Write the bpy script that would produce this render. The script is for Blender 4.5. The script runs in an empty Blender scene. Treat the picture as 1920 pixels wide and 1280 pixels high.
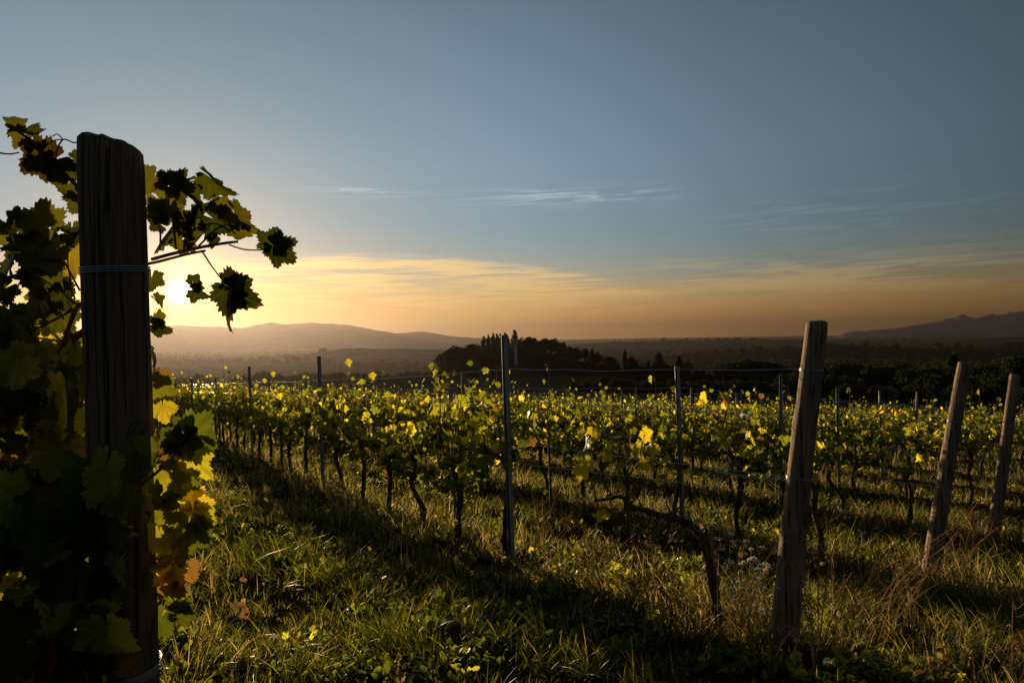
import bpy, math, random
import numpy as np
from mathutils import Vector, Matrix, noise as mnoise
R = math.radians
sc = bpy.context.scene
C = sc.collection

# ------------------------------------------------------------------ camera, sky, sun, exposure
EYE = 1.5
F = 1280.0                      # focal length in photo pixels (24 mm on 36 mm, 1920 px wide)
cam_d = bpy.data.cameras.new('camera'); cam = bpy.data.objects.new('camera', cam_d); C.objects.link(cam)
cam_d.lens = 24; cam_d.sensor_width = 36; cam_d.clip_start = 0.05; cam_d.clip_end = 80000
cam.matrix_world = Matrix.Translation((0, 0, EYE)) @ Matrix.Rotation(R(90 - 0.40), 4, 'X') @ Matrix.Rotation(R(-0.9), 4, 'Z')
sc.camera = cam
CM = cam.matrix_world.copy(); CI = CM.inverted()
def ray(px, py):
    return (CM.to_3x3() @ Vector(((px - 960) / F, -(py - 640) / F, -1))).normalized()
def at(px, py, y):                     # point of the world at depth y along the sight line of a photo pixel
    d = ray(px, py); return Vector((0, 0, EYE)) + d * (y / d.y)
def proj(p):                           # numpy (n,3) -> photo pixels
    m = np.array(CI); q = p @ m[:3, :3].T + m[:3, 3]
    return np.stack([960 + F * q[:, 0] / -q[:, 2], 640 - F * q[:, 1] / -q[:, 2]], 1)

SUN = ray(337, 548)
sun_el = math.asin(SUN.z); sun_az = math.atan2(SUN.x, SUN.y)
sd = bpy.data.lights.new('sun', 'SUN'); sun = bpy.data.objects.new('sun', sd); C.objects.link(sun)
sd.energy = 5.0; sd.angle = R(0.6); sd.color = (1.0, 0.70, 0.37)
sun.rotation_euler = SUN.to_track_quat('Z', 'Y').to_euler(); sun.location = (-20, 40, 30)
sc.view_settings.view_transform = 'Standard'; sc.view_settings.look = 'None'
sc.view_settings.exposure = 1.0; sc.view_settings.gamma = 1.0
sc.cycles.volume_bounces = 0; sc.cycles.max_bounces = 7; sc.cycles.diffuse_bounces = 3; sc.cycles.glossy_bounces = 2
sc.cycles.transmission_bounces = 4; sc.cycles.transparent_max_bounces = 8
sc.cycles.sample_clamp_indirect = 4.0; sc.cycles.use_denoising = True

class NT:                              # small helper for node trees
    def __init__(s, nt): s.t = nt; nt.nodes.clear()
    def n(s, typ, **kw):
        nd = s.t.nodes.new(typ)
        for k, v in kw.items():
            if k == 'i':
                for a, b in v.items():
                    if isinstance(b, bpy.types.NodeSocket): s.t.links.new(b, nd.inputs[a])
                    else: nd.inputs[a].default_value = b
            else: setattr(nd, k, v)
        return nd
    def m(s, op, a, b=0.0, c=None, clamp=False):
        nd = s.t.nodes.new('ShaderNodeMath'); nd.operation = op; nd.use_clamp = clamp
        for k, v in enumerate([a, b] + ([c] if c is not None else [])):
            if isinstance(v, bpy.types.NodeSocket): s.t.links.new(v, nd.inputs[k])
            else: nd.inputs[k].default_value = v
        return nd.outputs[0]
    def mix(s, f, a, b, mode='MIX'):
        nd = s.t.nodes.new('ShaderNodeMix'); nd.data_type = 'RGBA'; nd.blend_type = mode
        for k, v in ((0, f), (6, a), (7, b)):
            if isinstance(v, bpy.types.NodeSocket): s.t.links.new(v, nd.inputs[k])
            else: nd.inputs[k].default_value = (*v, 1) if isinstance(v, (tuple, list)) and len(v) == 3 else v
        return nd.outputs[2]
    def ramp(s, f, stops, interp='LINEAR'):
        nd = s.t.nodes.new('ShaderNodeValToRGB'); cr = nd.color_ramp; cr.interpolation = interp
        while len(cr.elements) < len(stops): cr.elements.new(0.5)
        for e, (p, c) in zip(cr.elements, stops):
            e.position = p; e.color = (*c, 1) if isinstance(c, (tuple, list)) else (c, c, c, 1)
        s.t.links.new(f, nd.inputs[0]); return nd.outputs[0]
    def sstep(s, v, a, b):
        nd = s.t.nodes.new('ShaderNodeMapRange'); nd.interpolation_type = 'SMOOTHSTEP'
        s.t.links.new(v, nd.inputs[0]); nd.inputs[1].default_value = a; nd.inputs[2].default_value = b
        return nd.outputs[0]
    def noise(s, vec, scale, detail=4, rough=0.55, dim='3D'):
        nd = s.t.nodes.new('ShaderNodeTexNoise'); nd.noise_dimensions = dim
        if vec is not None: s.t.links.new(vec, nd.inputs['Vector'])
        nd.inputs['Scale'].default_value = scale; nd.inputs['Detail'].default_value = detail; nd.inputs['Roughness'].default_value = rough
        return nd.outputs[0]

def make_world():
    w = bpy.data.worlds.new('World'); sc.world = w; w.use_nodes = True
    t = NT(w.node_tree)
    out = t.n('ShaderNodeOutputWorld')
    sky = t.n('ShaderNodeTexSky', sky_type='NISHITA', sun_disc=False, sun_elevation=sun_el, sun_rotation=sun_az,
              altitude=200, air_density=1.0, dust_density=2.2, ozone_density=1.6)
    tc = t.n('ShaderNodeTexCoord')
    sep = t.n('ShaderNodeSeparateXYZ', i={0: tc.outputs['Generated']})
    x, y, z = sep.outputs
    el = t.m('MAXIMUM', t.m('MULTIPLY', t.m('ARCSINE', z), 57.2958), -0.5)           # elevation and azimuth in degrees
    az = t.m('MULTIPLY', t.m('ARCTAN2', x, y), 57.2958)
    dot = t.n('ShaderNodeVectorMath', operation='DOT_PRODUCT', i={0: tc.outputs['Generated'], 1: SUN}).outputs['Value']
    ang = t.m('MULTIPLY', t.m('ARCCOSINE', t.m('MINIMUM', dot, 0.999999)), 57.2958)
    base = t.mix(1.0, sky.outputs[0], WORLD_TINT, 'MULTIPLY')
    # evening sky: blue grey above, gold along the horizon, brightest towards the sun
    band = t.ramp(t.m('DIVIDE', el, 30, clamp=True), SKY_BAND)
    away = t.ramp(t.m('DIVIDE', ang, 90, clamp=True), SKY_AWAY)
    grad = t.mix(1.0, band, away, 'MULTIPLY')
    warm = t.m('MULTIPLY', t.m('EXPONENT', t.m('MULTIPLY', el, -0.3)), t.m('EXPONENT', t.m('MULTIPLY', ang, -0.05)))
    grad = t.mix(1.0, grad, t.mix(1.0, (1.5, 0.72, 0.09), warm, 'MULTIPLY'), 'ADD')
    col = t.mix(0.85, t.mix(1.0, base, (SKYS, SKYS, SKYS), 'MULTIPLY'), grad)
    # thin cirrus streaks, stretched along the horizon
    q = t.n('ShaderNodeCombineXYZ', i={0: t.m('MULTIPLY', az, 0.045), 1: t.m('MULTIPLY', t.m('ADD', el, t.m('MULTIPLY', az, 0.035)), 0.55)})
    n1 = t.noise(q.outputs[0], 1.3, 8, 0.64); n1.node.inputs['Distortion'].default_value = 0.7
    q2 = t.n('ShaderNodeCombineXYZ', i={0: t.m('MULTIPLY', az, 0.05), 1: t.m('MULTIPLY', t.m('SUBTRACT', el, t.m('MULTIPLY', az, 0.02)), 1.1), 2: 3.0})
    n2 = t.noise(q2.outputs[0], 2.4, 9, 0.70); n2.node.inputs['Distortion'].default_value = 1.1
    stre = t.sstep(t.m('ADD', t.m('MULTIPLY', n1, 0.5), t.m('MULTIPLY', n2, 0.5)), 0.44, 0.57)
    # main bank: 1..6.5 degrees up, from the sun to a little right of the centre
    azd = t.m('ADD', az, 12)
    etop = t.m('ADD', el, t.m('ADD', t.m('MULTIPLY', t.m('MULTIPLY', azd, azd), 0.0055), t.m('MULTIPLY', n1, 1.6)))
    bank = t.m('MULTIPLY', t.m('MULTIPLY', t.sstep(el, 0.6, 3.2), t.m('SUBTRACT', 1.0, t.sstep(etop, 7.3, 8.0))), t.m('SUBTRACT', 1.0, t.sstep(az, 2, 17)))
    def puff(a0, e0, wa, we):          # soft elliptical window in azimuth/elevation
        da = t.m('DIVIDE', t.m('SUBTRACT', az, a0), wa); de = t.m('DIVIDE', t.m('SUBTRACT', el, e0), we)
        return t.m('EXPONENT', t.m('MULTIPLY', t.m('ADD', t.m('MULTIPLY', da, da), t.m('MULTIPLY', de, de)), -1.0))
    wisp = t.m('ADD', t.m('ADD', puff(4.5, 11.4, 7, 0.6), puff(-12.5, 11.8, 3.5, 0.32)), t.m('MULTIPLY', puff(25, 9.0, 10, 1.6), 0.14))
    wn = t.sstep(n2, 0.46, 0.60)
    cl = t.m('ADD', t.m('MULTIPLY', bank, t.m('ADD', t.m('MULTIPLY', stre, 0.88), 0.12)), 0.0, clamp=True)
    low = t.m('MULTIPLY', t.m('MULTIPLY', puff(18, 4.2, 22, 1.6), stre), 0.45)
    cl = t.m('ADD', cl, low, clamp=True)
    near = t.m('EXPONENT', t.m('MULTIPLY', ang, -0.055))
    lowwarm = t.m('EXPONENT', t.m('MULTIPLY', el, -0.22))
    ccol = t.mix(1.0, t.mix(lowwarm, (1.38, 1.06, 0.56), (1.35, 0.68, 0.12)), t.mix(near, (0.42, 0.42, 0.42), (1.3, 1.22, 1.0)), 'MULTIPLY')
    col = t.mix(t.m('MULTIPLY', cl, 0.85), col, ccol)
    col = t.mix(1.0, col, t.mix(1.0, (0.26, 0.25, 0.23), t.m('MULTIPLY', wisp, wn), 'MULTIPLY'), 'ADD')
    # the sun's aureole and disc
    g1 = t.m('MULTIPLY', t.m('EXPONENT', t.m('MULTIPLY', ang, -0.85)), 4.2)
    g2 = t.m('MULTIPLY', t.m('EXPONENT', t.m('MULTIPLY', ang, -0.22)), 0.42)
    col = t.mix(1.0, col, t.mix(1.0, (1.0, 0.60, 0.16), g1, 'MULTIPLY'), 'ADD')
    col = t.mix(1.0, col, t.mix(1.0, (1.0, 0.46, 0.055), g2, 'MULTIPLY'), 'ADD')
    disc = t.m('MULTIPLY', t.m('SUBTRACT', 1.0, t.sstep(ang, 0.42, 0.95)), 26.0)
    col = t.mix(1.0, col, t.mix(1.0, (1.0, 0.88, 0.6), disc, 'MULTIPLY'), 'ADD')
    bg = t.n('ShaderNodeBackground', i={'Color': col, 'Strength': 0.56})
    t.t.links.new(bg.outputs[0], out.inputs[0])
SKYS = 0.035
WORLD_TINT = (0.9, 1.0, 1.05)
SKY_BAND = [(0.0, (0.66, 0.31, 0.08)), (0.05, (0.72, 0.36, 0.10)), (0.115, (0.62, 0.45, 0.21)), (0.175, (0.34, 0.42, 0.38)), (0.23, (0.27, 0.39, 0.43)), (0.30, (0.225, 0.37, 0.45)), (0.47, (0.225, 0.355, 0.445)), (0.87, (0.145, 0.235, 0.295)), (1.0, (0.11, 0.18, 0.225))]
SKY_AWAY = [(0.0, 1.1), (0.13, 1.0), (0.29, 0.95), (0.39, 0.80), (0.5, 0.60), (0.69, 0.34), (0.80, 0.28), (1.0, 0.30)]
make_world()

# ------------------------------------------------------------------ mesh helpers
rng = np.random.default_rng(11); random.seed(11)
def tag(o, label=None, cat=None, group=None, kind=None):
    if label: o['label'] = label
    if cat: o['category'] = cat
    if group: o['group'] = group
    if kind: o['kind'] = kind
    return o
def link(name, me, parent=None, loc=None):
    o = bpy.data.objects.new(name, me); C.objects.link(o)
    if parent is not None: o.parent = parent
    if loc is not None: o.location = loc
    return o
def empty(name, loc=(0, 0, 0), rz=0.0):
    o = bpy.data.objects.new(name, None); C.objects.link(o); o.location = loc; o.rotation_euler = (0, 0, rz); o.empty_display_size = 0.2
    return o
class MB:                              # collects vertices and polygons; colours per vertex, uv per vertex
    def __init__(s): s.v = []; s.l = []; s.sz = []; s.c = []; s.uv = []; s.mi = []; s.n = 0
    def add(s, v, polys, col=None, uv=None, mi=0):
        v = np.asarray(v, float).reshape(-1, 3); n = len(v)
        s.v.append(v)
        if isinstance(polys, np.ndarray):
            s.l.append(polys.reshape(-1) + s.n); s.sz.append(np.full(len(polys), polys.shape[1]))
            s.mi.append(np.full(len(polys), mi))
        else:
            s.l.append(np.concatenate([np.asarray(p) for p in polys]) + s.n); s.sz.append(np.array([len(p) for p in polys]))
            s.mi.append(np.full(len(polys), mi))
        c = np.ones((n, 4)) if col is None else np.concatenate([np.broadcast_to(np.asarray(col, float), (n, 3)), np.ones((n, 1))], 1)
        s.c.append(c); s.uv.append(np.zeros((n, 2)) if uv is None else np.asarray(uv, float))
        s.n += n
    def mesh(s, name, mats, smooth=True, uv=False):
        v = np.concatenate(s.v); l = np.concatenate(s.l).astype(np.int32); sz = np.concatenate(s.sz).astype(np.int32)
        me = bpy.data.meshes.new(name)
        me.vertices.add(len(v)); me.vertices.foreach_set('co', v.astype(np.float32).ravel())
        me.loops.add(len(l)); me.loops.foreach_set('vertex_index', l)
        me.polygons.add(len(sz)); me.polygons.foreach_set('loop_start', np.concatenate([[0], np.cumsum(sz)[:-1]]).astype(np.int32))
        me.polygons.foreach_set('loop_total', sz)
        me.polygons.foreach_set('material_index', np.concatenate(s.mi).astype(np.int32))
        me.update(calc_edges=True)
        a = me.color_attributes.new('col', 'FLOAT_COLOR', 'POINT'); a.data.foreach_set('color', np.concatenate(s.c).astype(np.float32).ravel())
        if uv:
            u = me.uv_layers.new(name='uv'); u.data.foreach_set('uv', np.concatenate(s.uv)[l].astype(np.float32).ravel())
        if smooth: me.polygons.foreach_set('use_smooth', np.ones(len(sz), bool))
        for m in (mats if isinstance(mats, (list, tuple)) else [mats]): me.materials.append(m)
        me.validate(); return me
def tube(mb, pts, rad, seg=6, col=None, cap=True, mi=0, lump=0.0, twist=0.0):
    P = np.asarray(pts, float); n = len(P); r = np.broadcast_to(np.asarray(rad, float), (n,)).copy()
    T = np.gradient(P, axis=0); T /= np.linalg.norm(T, axis=1)[:, None] + 1e-9
    up = np.array([0, 0, 1.0]) if abs(T[0][2]) < 0.9 else np.array([1.0, 0, 0])
    V = []; s = np.cross(T[0], up); s /= np.linalg.norm(s)
    for i in range(n):
        s = s - T[i] * (s @ T[i]); s /= np.linalg.norm(s) + 1e-9; b = np.cross(T[i], s)
        a = np.arange(seg) * 2 * np.pi / seg + twist * i
        rr = r[i] * (1 + (lump * (rng.random(seg) - 0.5) if lump else 0))
        V.append(P[i] + np.outer(np.cos(a) * rr, s) + np.outer(np.sin(a) * rr, b))
    V = np.concatenate(V); i, j = np.meshgrid(np.arange(n - 1), np.arange(seg), indexing='ij')
    a = i * seg + j; b = i * seg + (j + 1) % seg
    q = np.stack([a, b, b + seg, a + seg], -1).reshape(-1, 4)
    polys = q
    mb.add(V, polys, col, mi=mi)
    if cap:
        mb.add(V[-seg:], [list(range(seg))], col, mi=mi); mb.add(V[:seg], [list(range(seg))[::-1]], col, mi=mi)
def smooth_path(pts, k=4):
    P = [Vector(p) for p in pts]; out = []
    for i in range(len(P) - 1):
        p0 = P[max(i - 1, 0)]; p1 = P[i]; p2 = P[i + 1]; p3 = P[min(i + 2, len(P) - 1)]
        for j in range(k):
            t = j / k
            out.append(0.5 * ((2 * p1) + (-p0 + p2) * t + (2 * p0 - 5 * p1 + 4 * p2 - p3) * t * t + (-p0 + 3 * p1 - 3 * p2 + p3) * t ** 3))
    out.append(P[-1]); return [tuple(p) for p in out]
def fbm(x, y, f=1.0, o=4, seed=0.0):   # cheap vectorised value noise from sines
    v = 0; a = 1.0; tot = 0
    for k in range(o):
        s = seed + k * 17.3
        v = v + a * (np.sin(x * f * 1.7 + s + 1.3 * np.sin(y * f * 1.1 + s * 2.1)) * np.cos(y * f * 1.9 - s * 1.7 + 1.1 * np.sin(x * f * 0.8 + s)))
        tot += a; a *= 0.5; f *= 2.07
    return v / tot

# ------------------------------------------------------------------ materials
def mat(name):
    m = bpy.data.materials.new(name); m.use_nodes = True; return m, NT(m.node_tree)
def out(t, sh, disp=None):
    o = t.n('ShaderNodeOutputMaterial'); t.t.links.new(sh, o.inputs[0])
def leaf_mat(name, veins=False, gloss=0.45, trans=0.5, tr_gain=1.0):
    m, t = mat(name)
    a = t.n('ShaderNodeAttribute', attribute_name='col').outputs['Color']
    tc = t.n('ShaderNodeTexCoord')
    nn = t.noise(tc.outputs['Object'], 38, 3)
    a = t.mix(1.0, a, t.mix(nn, (0.62, 0.66, 0.6), (1.3, 1.25, 1.2)), 'MULTIPLY')
    trc = a; bump = None
    if veins:
        uv = t.n('ShaderNodeUVMap', uv_map='uv'); sp = t.n('ShaderNodeSeparateXYZ', i={0: uv.outputs[0]})
        u, v = sp.outputs[0], sp.outputs[1]
        best = None
        rr = t.m('SQRT', t.m('ADD', t.m('MULTIPLY', u, u), t.m('MULTIPLY', v, v)))
        for deg in (90, 33, 147, -22, 202):
            c, s = math.cos(R(deg)), math.sin(R(deg))
            along = t.m('ADD', t.m('MULTIPLY', u, c), t.m('MULTIPLY', v, s))
            cr = t.m('ABSOLUTE', t.m('SUBTRACT', t.m('MULTIPLY', u, s), t.m('MULTIPLY', v, c)))
            side = t.m('ABSOLUTE', t.m('SUBTRACT', t.m('FRACT', t.m('MULTIPLY', t.m('SUBTRACT', along, t.m('MULTIPLY', cr, 0.75)), 6.5)), 0.5))
            d = t.m('MINIMUM', cr, t.m('ADD', t.m('ADD', t.m('MULTIPLY', side, 0.16), 0.006), t.m('MULTIPLY', t.m('GREATER_THAN', cr, 0.34), 1.0)))
            d = t.m('ADD', d, t.m('MULTIPLY', t.m('LESS_THAN', along, 0.0), 1.0))
            best = d if best is None else t.m('MINIMUM', best, d)
        vein = t.m('SUBTRACT', 1.0, t.sstep(best, 0.004, 0.022))
        blot = t.sstep(t.noise(tc.outputs['Object'], 14, 4), 0.56, 0.72)
        edge = t.m('MULTIPLY', t.sstep(rr, 0.45, 0.95), blot)
        a = t.mix(t.m('MULTIPLY', edge, 0.8), a, (0.13, 0.055, 0.02))
        trc = t.mix(t.m('MULTIPLY', vein, 0.5), a, (0.10, 0.11, 0.02))
        a = t.mix(t.m('MULTIPLY', vein, 0.6), a, (0.30, 0.30, 0.12))
        bump = t.n('ShaderNodeBump', i={'Strength': 0.5, 'Distance': 0.004, 'Height': t.m('SUBTRACT', t.noise(tc.outputs['Object'], 90, 2), t.m('MULTIPLY', vein, 0.7))})
    refl = t.mix(1.0, a, (0.24, 0.34, 0.30), 'MULTIPLY')
    p = t.n('ShaderNodeBsdfPrincipled', i={'Base Color': refl, 'Roughness': gloss, 'Specular IOR Level': 0.22})
    if bump: t.t.links.new(bump.outputs[0], p.inputs['Normal'])
    tr = t.n('ShaderNodeBsdfTranslucent', i={'Color': t.mix(1.0, trc, (tr_gain, tr_gain, tr_gain * 0.8), 'MULTIPLY')})
    mx = t.n('ShaderNodeMixShader', i={0: trans, 1: p.outputs[0], 2: tr.outputs[0]})
    if veins:                           # small holes eaten into the autumn leaves
        hole = t.m('GREATER_THAN', t.noise(tc.outputs['Object'], 30, 2), 0.735)
        mx = t.n('ShaderNodeMixShader', i={0: hole, 1: mx.outputs[0], 2: t.n('ShaderNodeBsdfTransparent').outputs[0]})
    out(t, mx.outputs[0]); return m
M = {}
M['leaf'] = leaf_mat('vine_leaf', gloss=0.5, trans=0.6, tr_gain=1.6)
M['leaf_near'] = leaf_mat('vine_leaf_near', veins=True, gloss=0.36, trans=0.5, tr_gain=1.2)
M['grass'] = leaf_mat('grass_blade', gloss=0.42, trans=0.58, tr_gain=1.35)
def matte_leaf(name, dm, tm, f):
    m, t = mat(name); a = t.n('ShaderNodeAttribute', attribute_name='col').outputs['Color']
    p = t.n('ShaderNodeBsdfDiffuse', i={'Color': t.mix(1.0, a, dm, 'MULTIPLY')}); tr = t.n('ShaderNodeBsdfTranslucent', i={'Color': t.mix(1.0, a, tm, 'MULTIPLY')})
    out(t, t.n('ShaderNodeMixShader', i={0: f, 1: p.outputs[0], 2: tr.outputs[0]}).outputs[0]); return m
M['tree'] = matte_leaf('tree_leaf', (0.55, 0.6, 0.6), (0.8, 0.8, 0.5), 0.25)
def bark(name, c1, c2, scale=30, stretch=(1, 1, 0.12), rough=0.9, bumpd=0.01, wrinkle=0.8):
    m, t = mat(name); tc = t.n('ShaderNodeTexCoord')
    mp = t.n('ShaderNodeMapping', i={0: tc.outputs['Object'], 'Scale': stretch})
    n1 = t.noise(mp.outputs[0], scale, 8, 0.65); n2 = t.noise(tc.outputs['Object'], 5, 4)
    c = t.mix(t.sstep(n1, 0.35, 0.65), c1, c2); c = t.mix(1.0, c, t.mix(n2, (0.65, 0.63, 0.6), (1.3, 1.28, 1.25)), 'MULTIPLY')
    b = t.n('ShaderNodeBump', i={'Strength': wrinkle, 'Distance': bumpd, 'Height': n1})
    p = t.n('ShaderNodeBsdfPrincipled', i={'Base Color': c, 'Roughness': rough, 'Specular IOR Level': 0.2, 'Normal': b.outputs[0]})
    out(t, p.outputs[0]); return m
M['bark'] = bark('vine_bark', (0.035, 0.022, 0.016), (0.13, 0.09, 0.065), 60, bumpd=0.006)
M['cane'] = bark('cane_bark', (0.10, 0.045, 0.022), (0.22, 0.11, 0.055), 60, bumpd=0.002)
M['trunk'] = bark('tree_bark', (0.04, 0.03, 0.022), (0.12, 0.09, 0.07), 6, bumpd=0.03)
M['stake'] = bark('stake_wood', (0.10, 0.07, 0.05), (0.24, 0.18, 0.13), 50, bumpd=0.003)
def post_wood(g=1.0):
    m, t = mat('weathered_post_wood'); tc = t.n('ShaderNodeTexCoord')
    mp = t.n('ShaderNodeMapping', i={0: tc.outputs['Object'], 'Scale': (1, 1, 0.035)})
    mp2 = t.n('ShaderNodeMapping', i={0: tc.outputs['Object'], 'Scale': (1, 1, 0.02)})
    fine = t.noise(mp.outputs[0], 95, 8, 0.7); crack = t.noise(mp2.outputs[0], 34, 5, 0.6)
    big = t.noise(tc.outputs['Object'], 4.5, 5, 0.6)
    ck = t.sstep(t.m('ABSOLUTE', t.m('SUBTRACT', crack, 0.5)), 0.0, 0.022)
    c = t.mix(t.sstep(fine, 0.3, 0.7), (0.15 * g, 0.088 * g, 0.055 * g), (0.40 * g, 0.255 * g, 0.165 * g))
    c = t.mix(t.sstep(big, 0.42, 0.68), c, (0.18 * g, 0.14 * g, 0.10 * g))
    c = t.mix(ck, (0.03, 0.02, 0.014), c)
    h = t.m('ADD', t.m('MULTIPLY', fine, 0.4), t.m('MULTIPLY', ck, 0.8))
    b = t.n('ShaderNodeBump', i={'Strength': 1.0, 'Distance': 0.009, 'Height': h})
    p = t.n('ShaderNodeBsdfPrincipled', i={'Base Color': c, 'Roughness': 0.8, 'Specular IOR Level': 0.25, 'Normal': b.outputs[0]})
    out(t, p.outputs[0]); return m
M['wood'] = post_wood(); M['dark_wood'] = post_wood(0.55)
def knot_mat():
    m, t = mat('knot_wood'); tc = t.n('ShaderNodeTexCoord')
    w = t.n('ShaderNodeTexWave', wave_type='RINGS', rings_direction='SPHERICAL', i={'Vector': tc.outputs['Object'], 'Scale': 45.0, 'Distortion': 2.0})
    c = t.mix(w.outputs[0], (0.03, 0.018, 0.012), (0.12, 0.07, 0.045))
    p = t.n('ShaderNodeBsdfPrincipled', i={'Base Color': c, 'Roughness': 0.7}); out(t, p.outputs[0]); return m
M['knot'] = knot_mat()
def metal():
    m, t = mat('galvanised_steel'); tc = t.n('ShaderNodeTexCoord')
    n = t.noise(tc.outputs['Object'], 22, 5); n2 = t.noise(tc.outputs['Object'], 3.5, 4)
    c = t.mix(n, (0.20, 0.23, 0.26), (0.42, 0.46, 0.50)); c = t.mix(t.sstep(n2, 0.55, 0.75), c, (0.16, 0.12, 0.09))
    p = t.n('ShaderNodeBsdfPrincipled', i={'Base Color': c, 'Roughness': t.m('ADD', t.m('MULTIPLY', n, 0.3), 0.32), 'Metallic': 0.75})
    out(t, p.outputs[0]); return m
M['metal'] = metal()
def simple(name, col, rough=0.8, metallic=0.0, var=0.25, scale=4):
    m, t = mat(name); tc = t.n('ShaderNodeTexCoord'); n = t.noise(tc.outputs['Object'], scale, 5)
    c = t.mix(n, tuple(v * (1 - var) for v in col), tuple(v * (1 + var) for v in col))
    p = t.n('ShaderNodeBsdfPrincipled', i={'Base Color': c, 'Roughness': rough, 'Metallic': metallic}); out(t, p.outputs[0]); return m
M['wire'] = simple('trellis_steel', (0.32, 0.32, 0.33), 0.35, 0.9)
M['tie'] = simple('green_plastic_tie', (0.03, 0.22, 0.16), 0.4)
M['dry'] = matte_leaf('dry_stalk', (0.8, 0.75, 0.7), (1, 0.9, 0.7), 0.4)
M['fluff'] = matte_leaf('seed_fluff', (1, 1, 1), (1, 1, 1), 0.5)
M['plaster'] = simple('pale_plaster', (0.40, 0.34, 0.28), 0.9, scale=1)
M['tile'] = simple('roof_tile', (0.28, 0.13, 0.08), 0.85, scale=2)
M['pane'] = simple('window_glass', (0.03, 0.035, 0.04), 0.15)
def ground_mat():
    m, t = mat('soil_and_fields'); geo = t.n('ShaderNodeNewGeometry'); pos = geo.outputs['Position']
    d = t.n('ShaderNodeVectorMath', operation='LENGTH', i={0: pos}).outputs['Value']
    n1 = t.noise(pos, 3.0, 6, 0.65); n2 = t.noise(pos, 0.35, 4)
    near = t.mix(n1, (0.018, 0.013, 0.008), (0.060, 0.046, 0.026)); near = t.mix(t.sstep(n2, 0.4, 0.65), near, (0.022, 0.026, 0.009))
    vor = t.n('ShaderNodeTexVoronoi', feature='F1', i={'Vector': pos, 'Scale': 0.0045, 'Randomness': 0.9})
    sepc = t.n('ShaderNodeSeparateColor', i={0: vor.outputs['Color']})
    f = t.ramp(sepc.outputs[0], [(0.0, (0.03, 0.036, 0.016)), (0.35, (0.085, 0.068, 0.042)), (0.6, (0.035, 0.04, 0.02)), (0.8, (0.12, 0.095, 0.062)), (1.0, (0.04, 0.034, 0.024))], 'CONSTANT')
    wn = t.noise(pos, 0.0011, 6, 0.62); wood = t.sstep(wn, 0.44, 0.53)
    f = t.mix(wood, f, (0.018, 0.024, 0.011))
    f = t.mix(1.0, f, t.mix(t.noise(pos, 0.03, 5), (0.6, 0.6, 0.6), (1.4, 1.4, 1.4)), 'MULTIPLY')
    # vine rows of the next plot: thin stripes that run down its slope
    sp = t.n('ShaderNodeSeparateXYZ', i={0: pos})
    st = t.m('SINE', t.m('MULTIPLY', t.m('ADD', t.m('MULTIPLY', sp.outputs[0], 0.8), t.m('MULTIPLY', sp.outputs[1], 0.35)), 2.4))
    plot = t.mix(t.sstep(st, -0.1, 0.7), (0.055, 0.055, 0.038), (0.032, 0.05, 0.022))
    mid = t.mix(t.sstep(d, 230, 300), plot, f)
    kd = t.n('ShaderNodeVectorMath', operation='DISTANCE', i={0: pos, 1: (14, 262, -10)}).outputs['Value']
    mid = t.mix(t.m('SUBTRACT', 1.0, t.sstep(kd, 62, 72)), mid, (0.016, 0.018, 0.010))
    c = t.mix(t.sstep(d, 60, 90), near, mid)
    b = t.n('ShaderNodeBump', i={'Strength': t.m('MULTIPLY', t.m('SUBTRACT', 1.0, t.sstep(d, 12, 50)), 0.6), 'Distance': 0.05, 'Height': n1})
    p = t.n('ShaderNodeBsdfDiffuse', i={'Color': c, 'Roughness': 0.6, 'Normal': b.outputs[0]})
    out(t, p.outputs[0]); return m
M['ground'] = ground_mat()
def hill_mat(name, c1, c2, s):
    m, t = mat(name); geo = t.n('ShaderNodeNewGeometry'); pos = geo.outputs['Position']
    n = t.noise(pos, s, 7, 0.62); n2 = t.noise(pos, s * 9, 4)
    c = t.mix(t.sstep(n, 0.42, 0.58), c1, c2); c = t.mix(1.0, c, t.mix(n2, (0.7, 0.7, 0.7), (1.3, 1.3, 1.3)), 'MULTIPLY')
    p = t.n('ShaderNodeBsdfDiffuse', i={'Color': c, 'Roughness': 0.5}); out(t, p.outputs[0]); return m
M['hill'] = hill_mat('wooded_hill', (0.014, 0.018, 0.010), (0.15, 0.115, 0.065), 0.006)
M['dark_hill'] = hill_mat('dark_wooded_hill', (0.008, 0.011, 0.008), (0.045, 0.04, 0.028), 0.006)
M['hazed_rock'] = hill_mat('haze_tinted_mountain_rock', (0.10, 0.13, 0.17), (0.17, 0.20, 0.25), 0.0012)  # pale rock with blue-grey distance haze painted into its colour
M['mount'] = hill_mat('mountain', (0.025, 0.03, 0.022), (0.11, 0.09, 0.07), 0.002)

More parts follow.
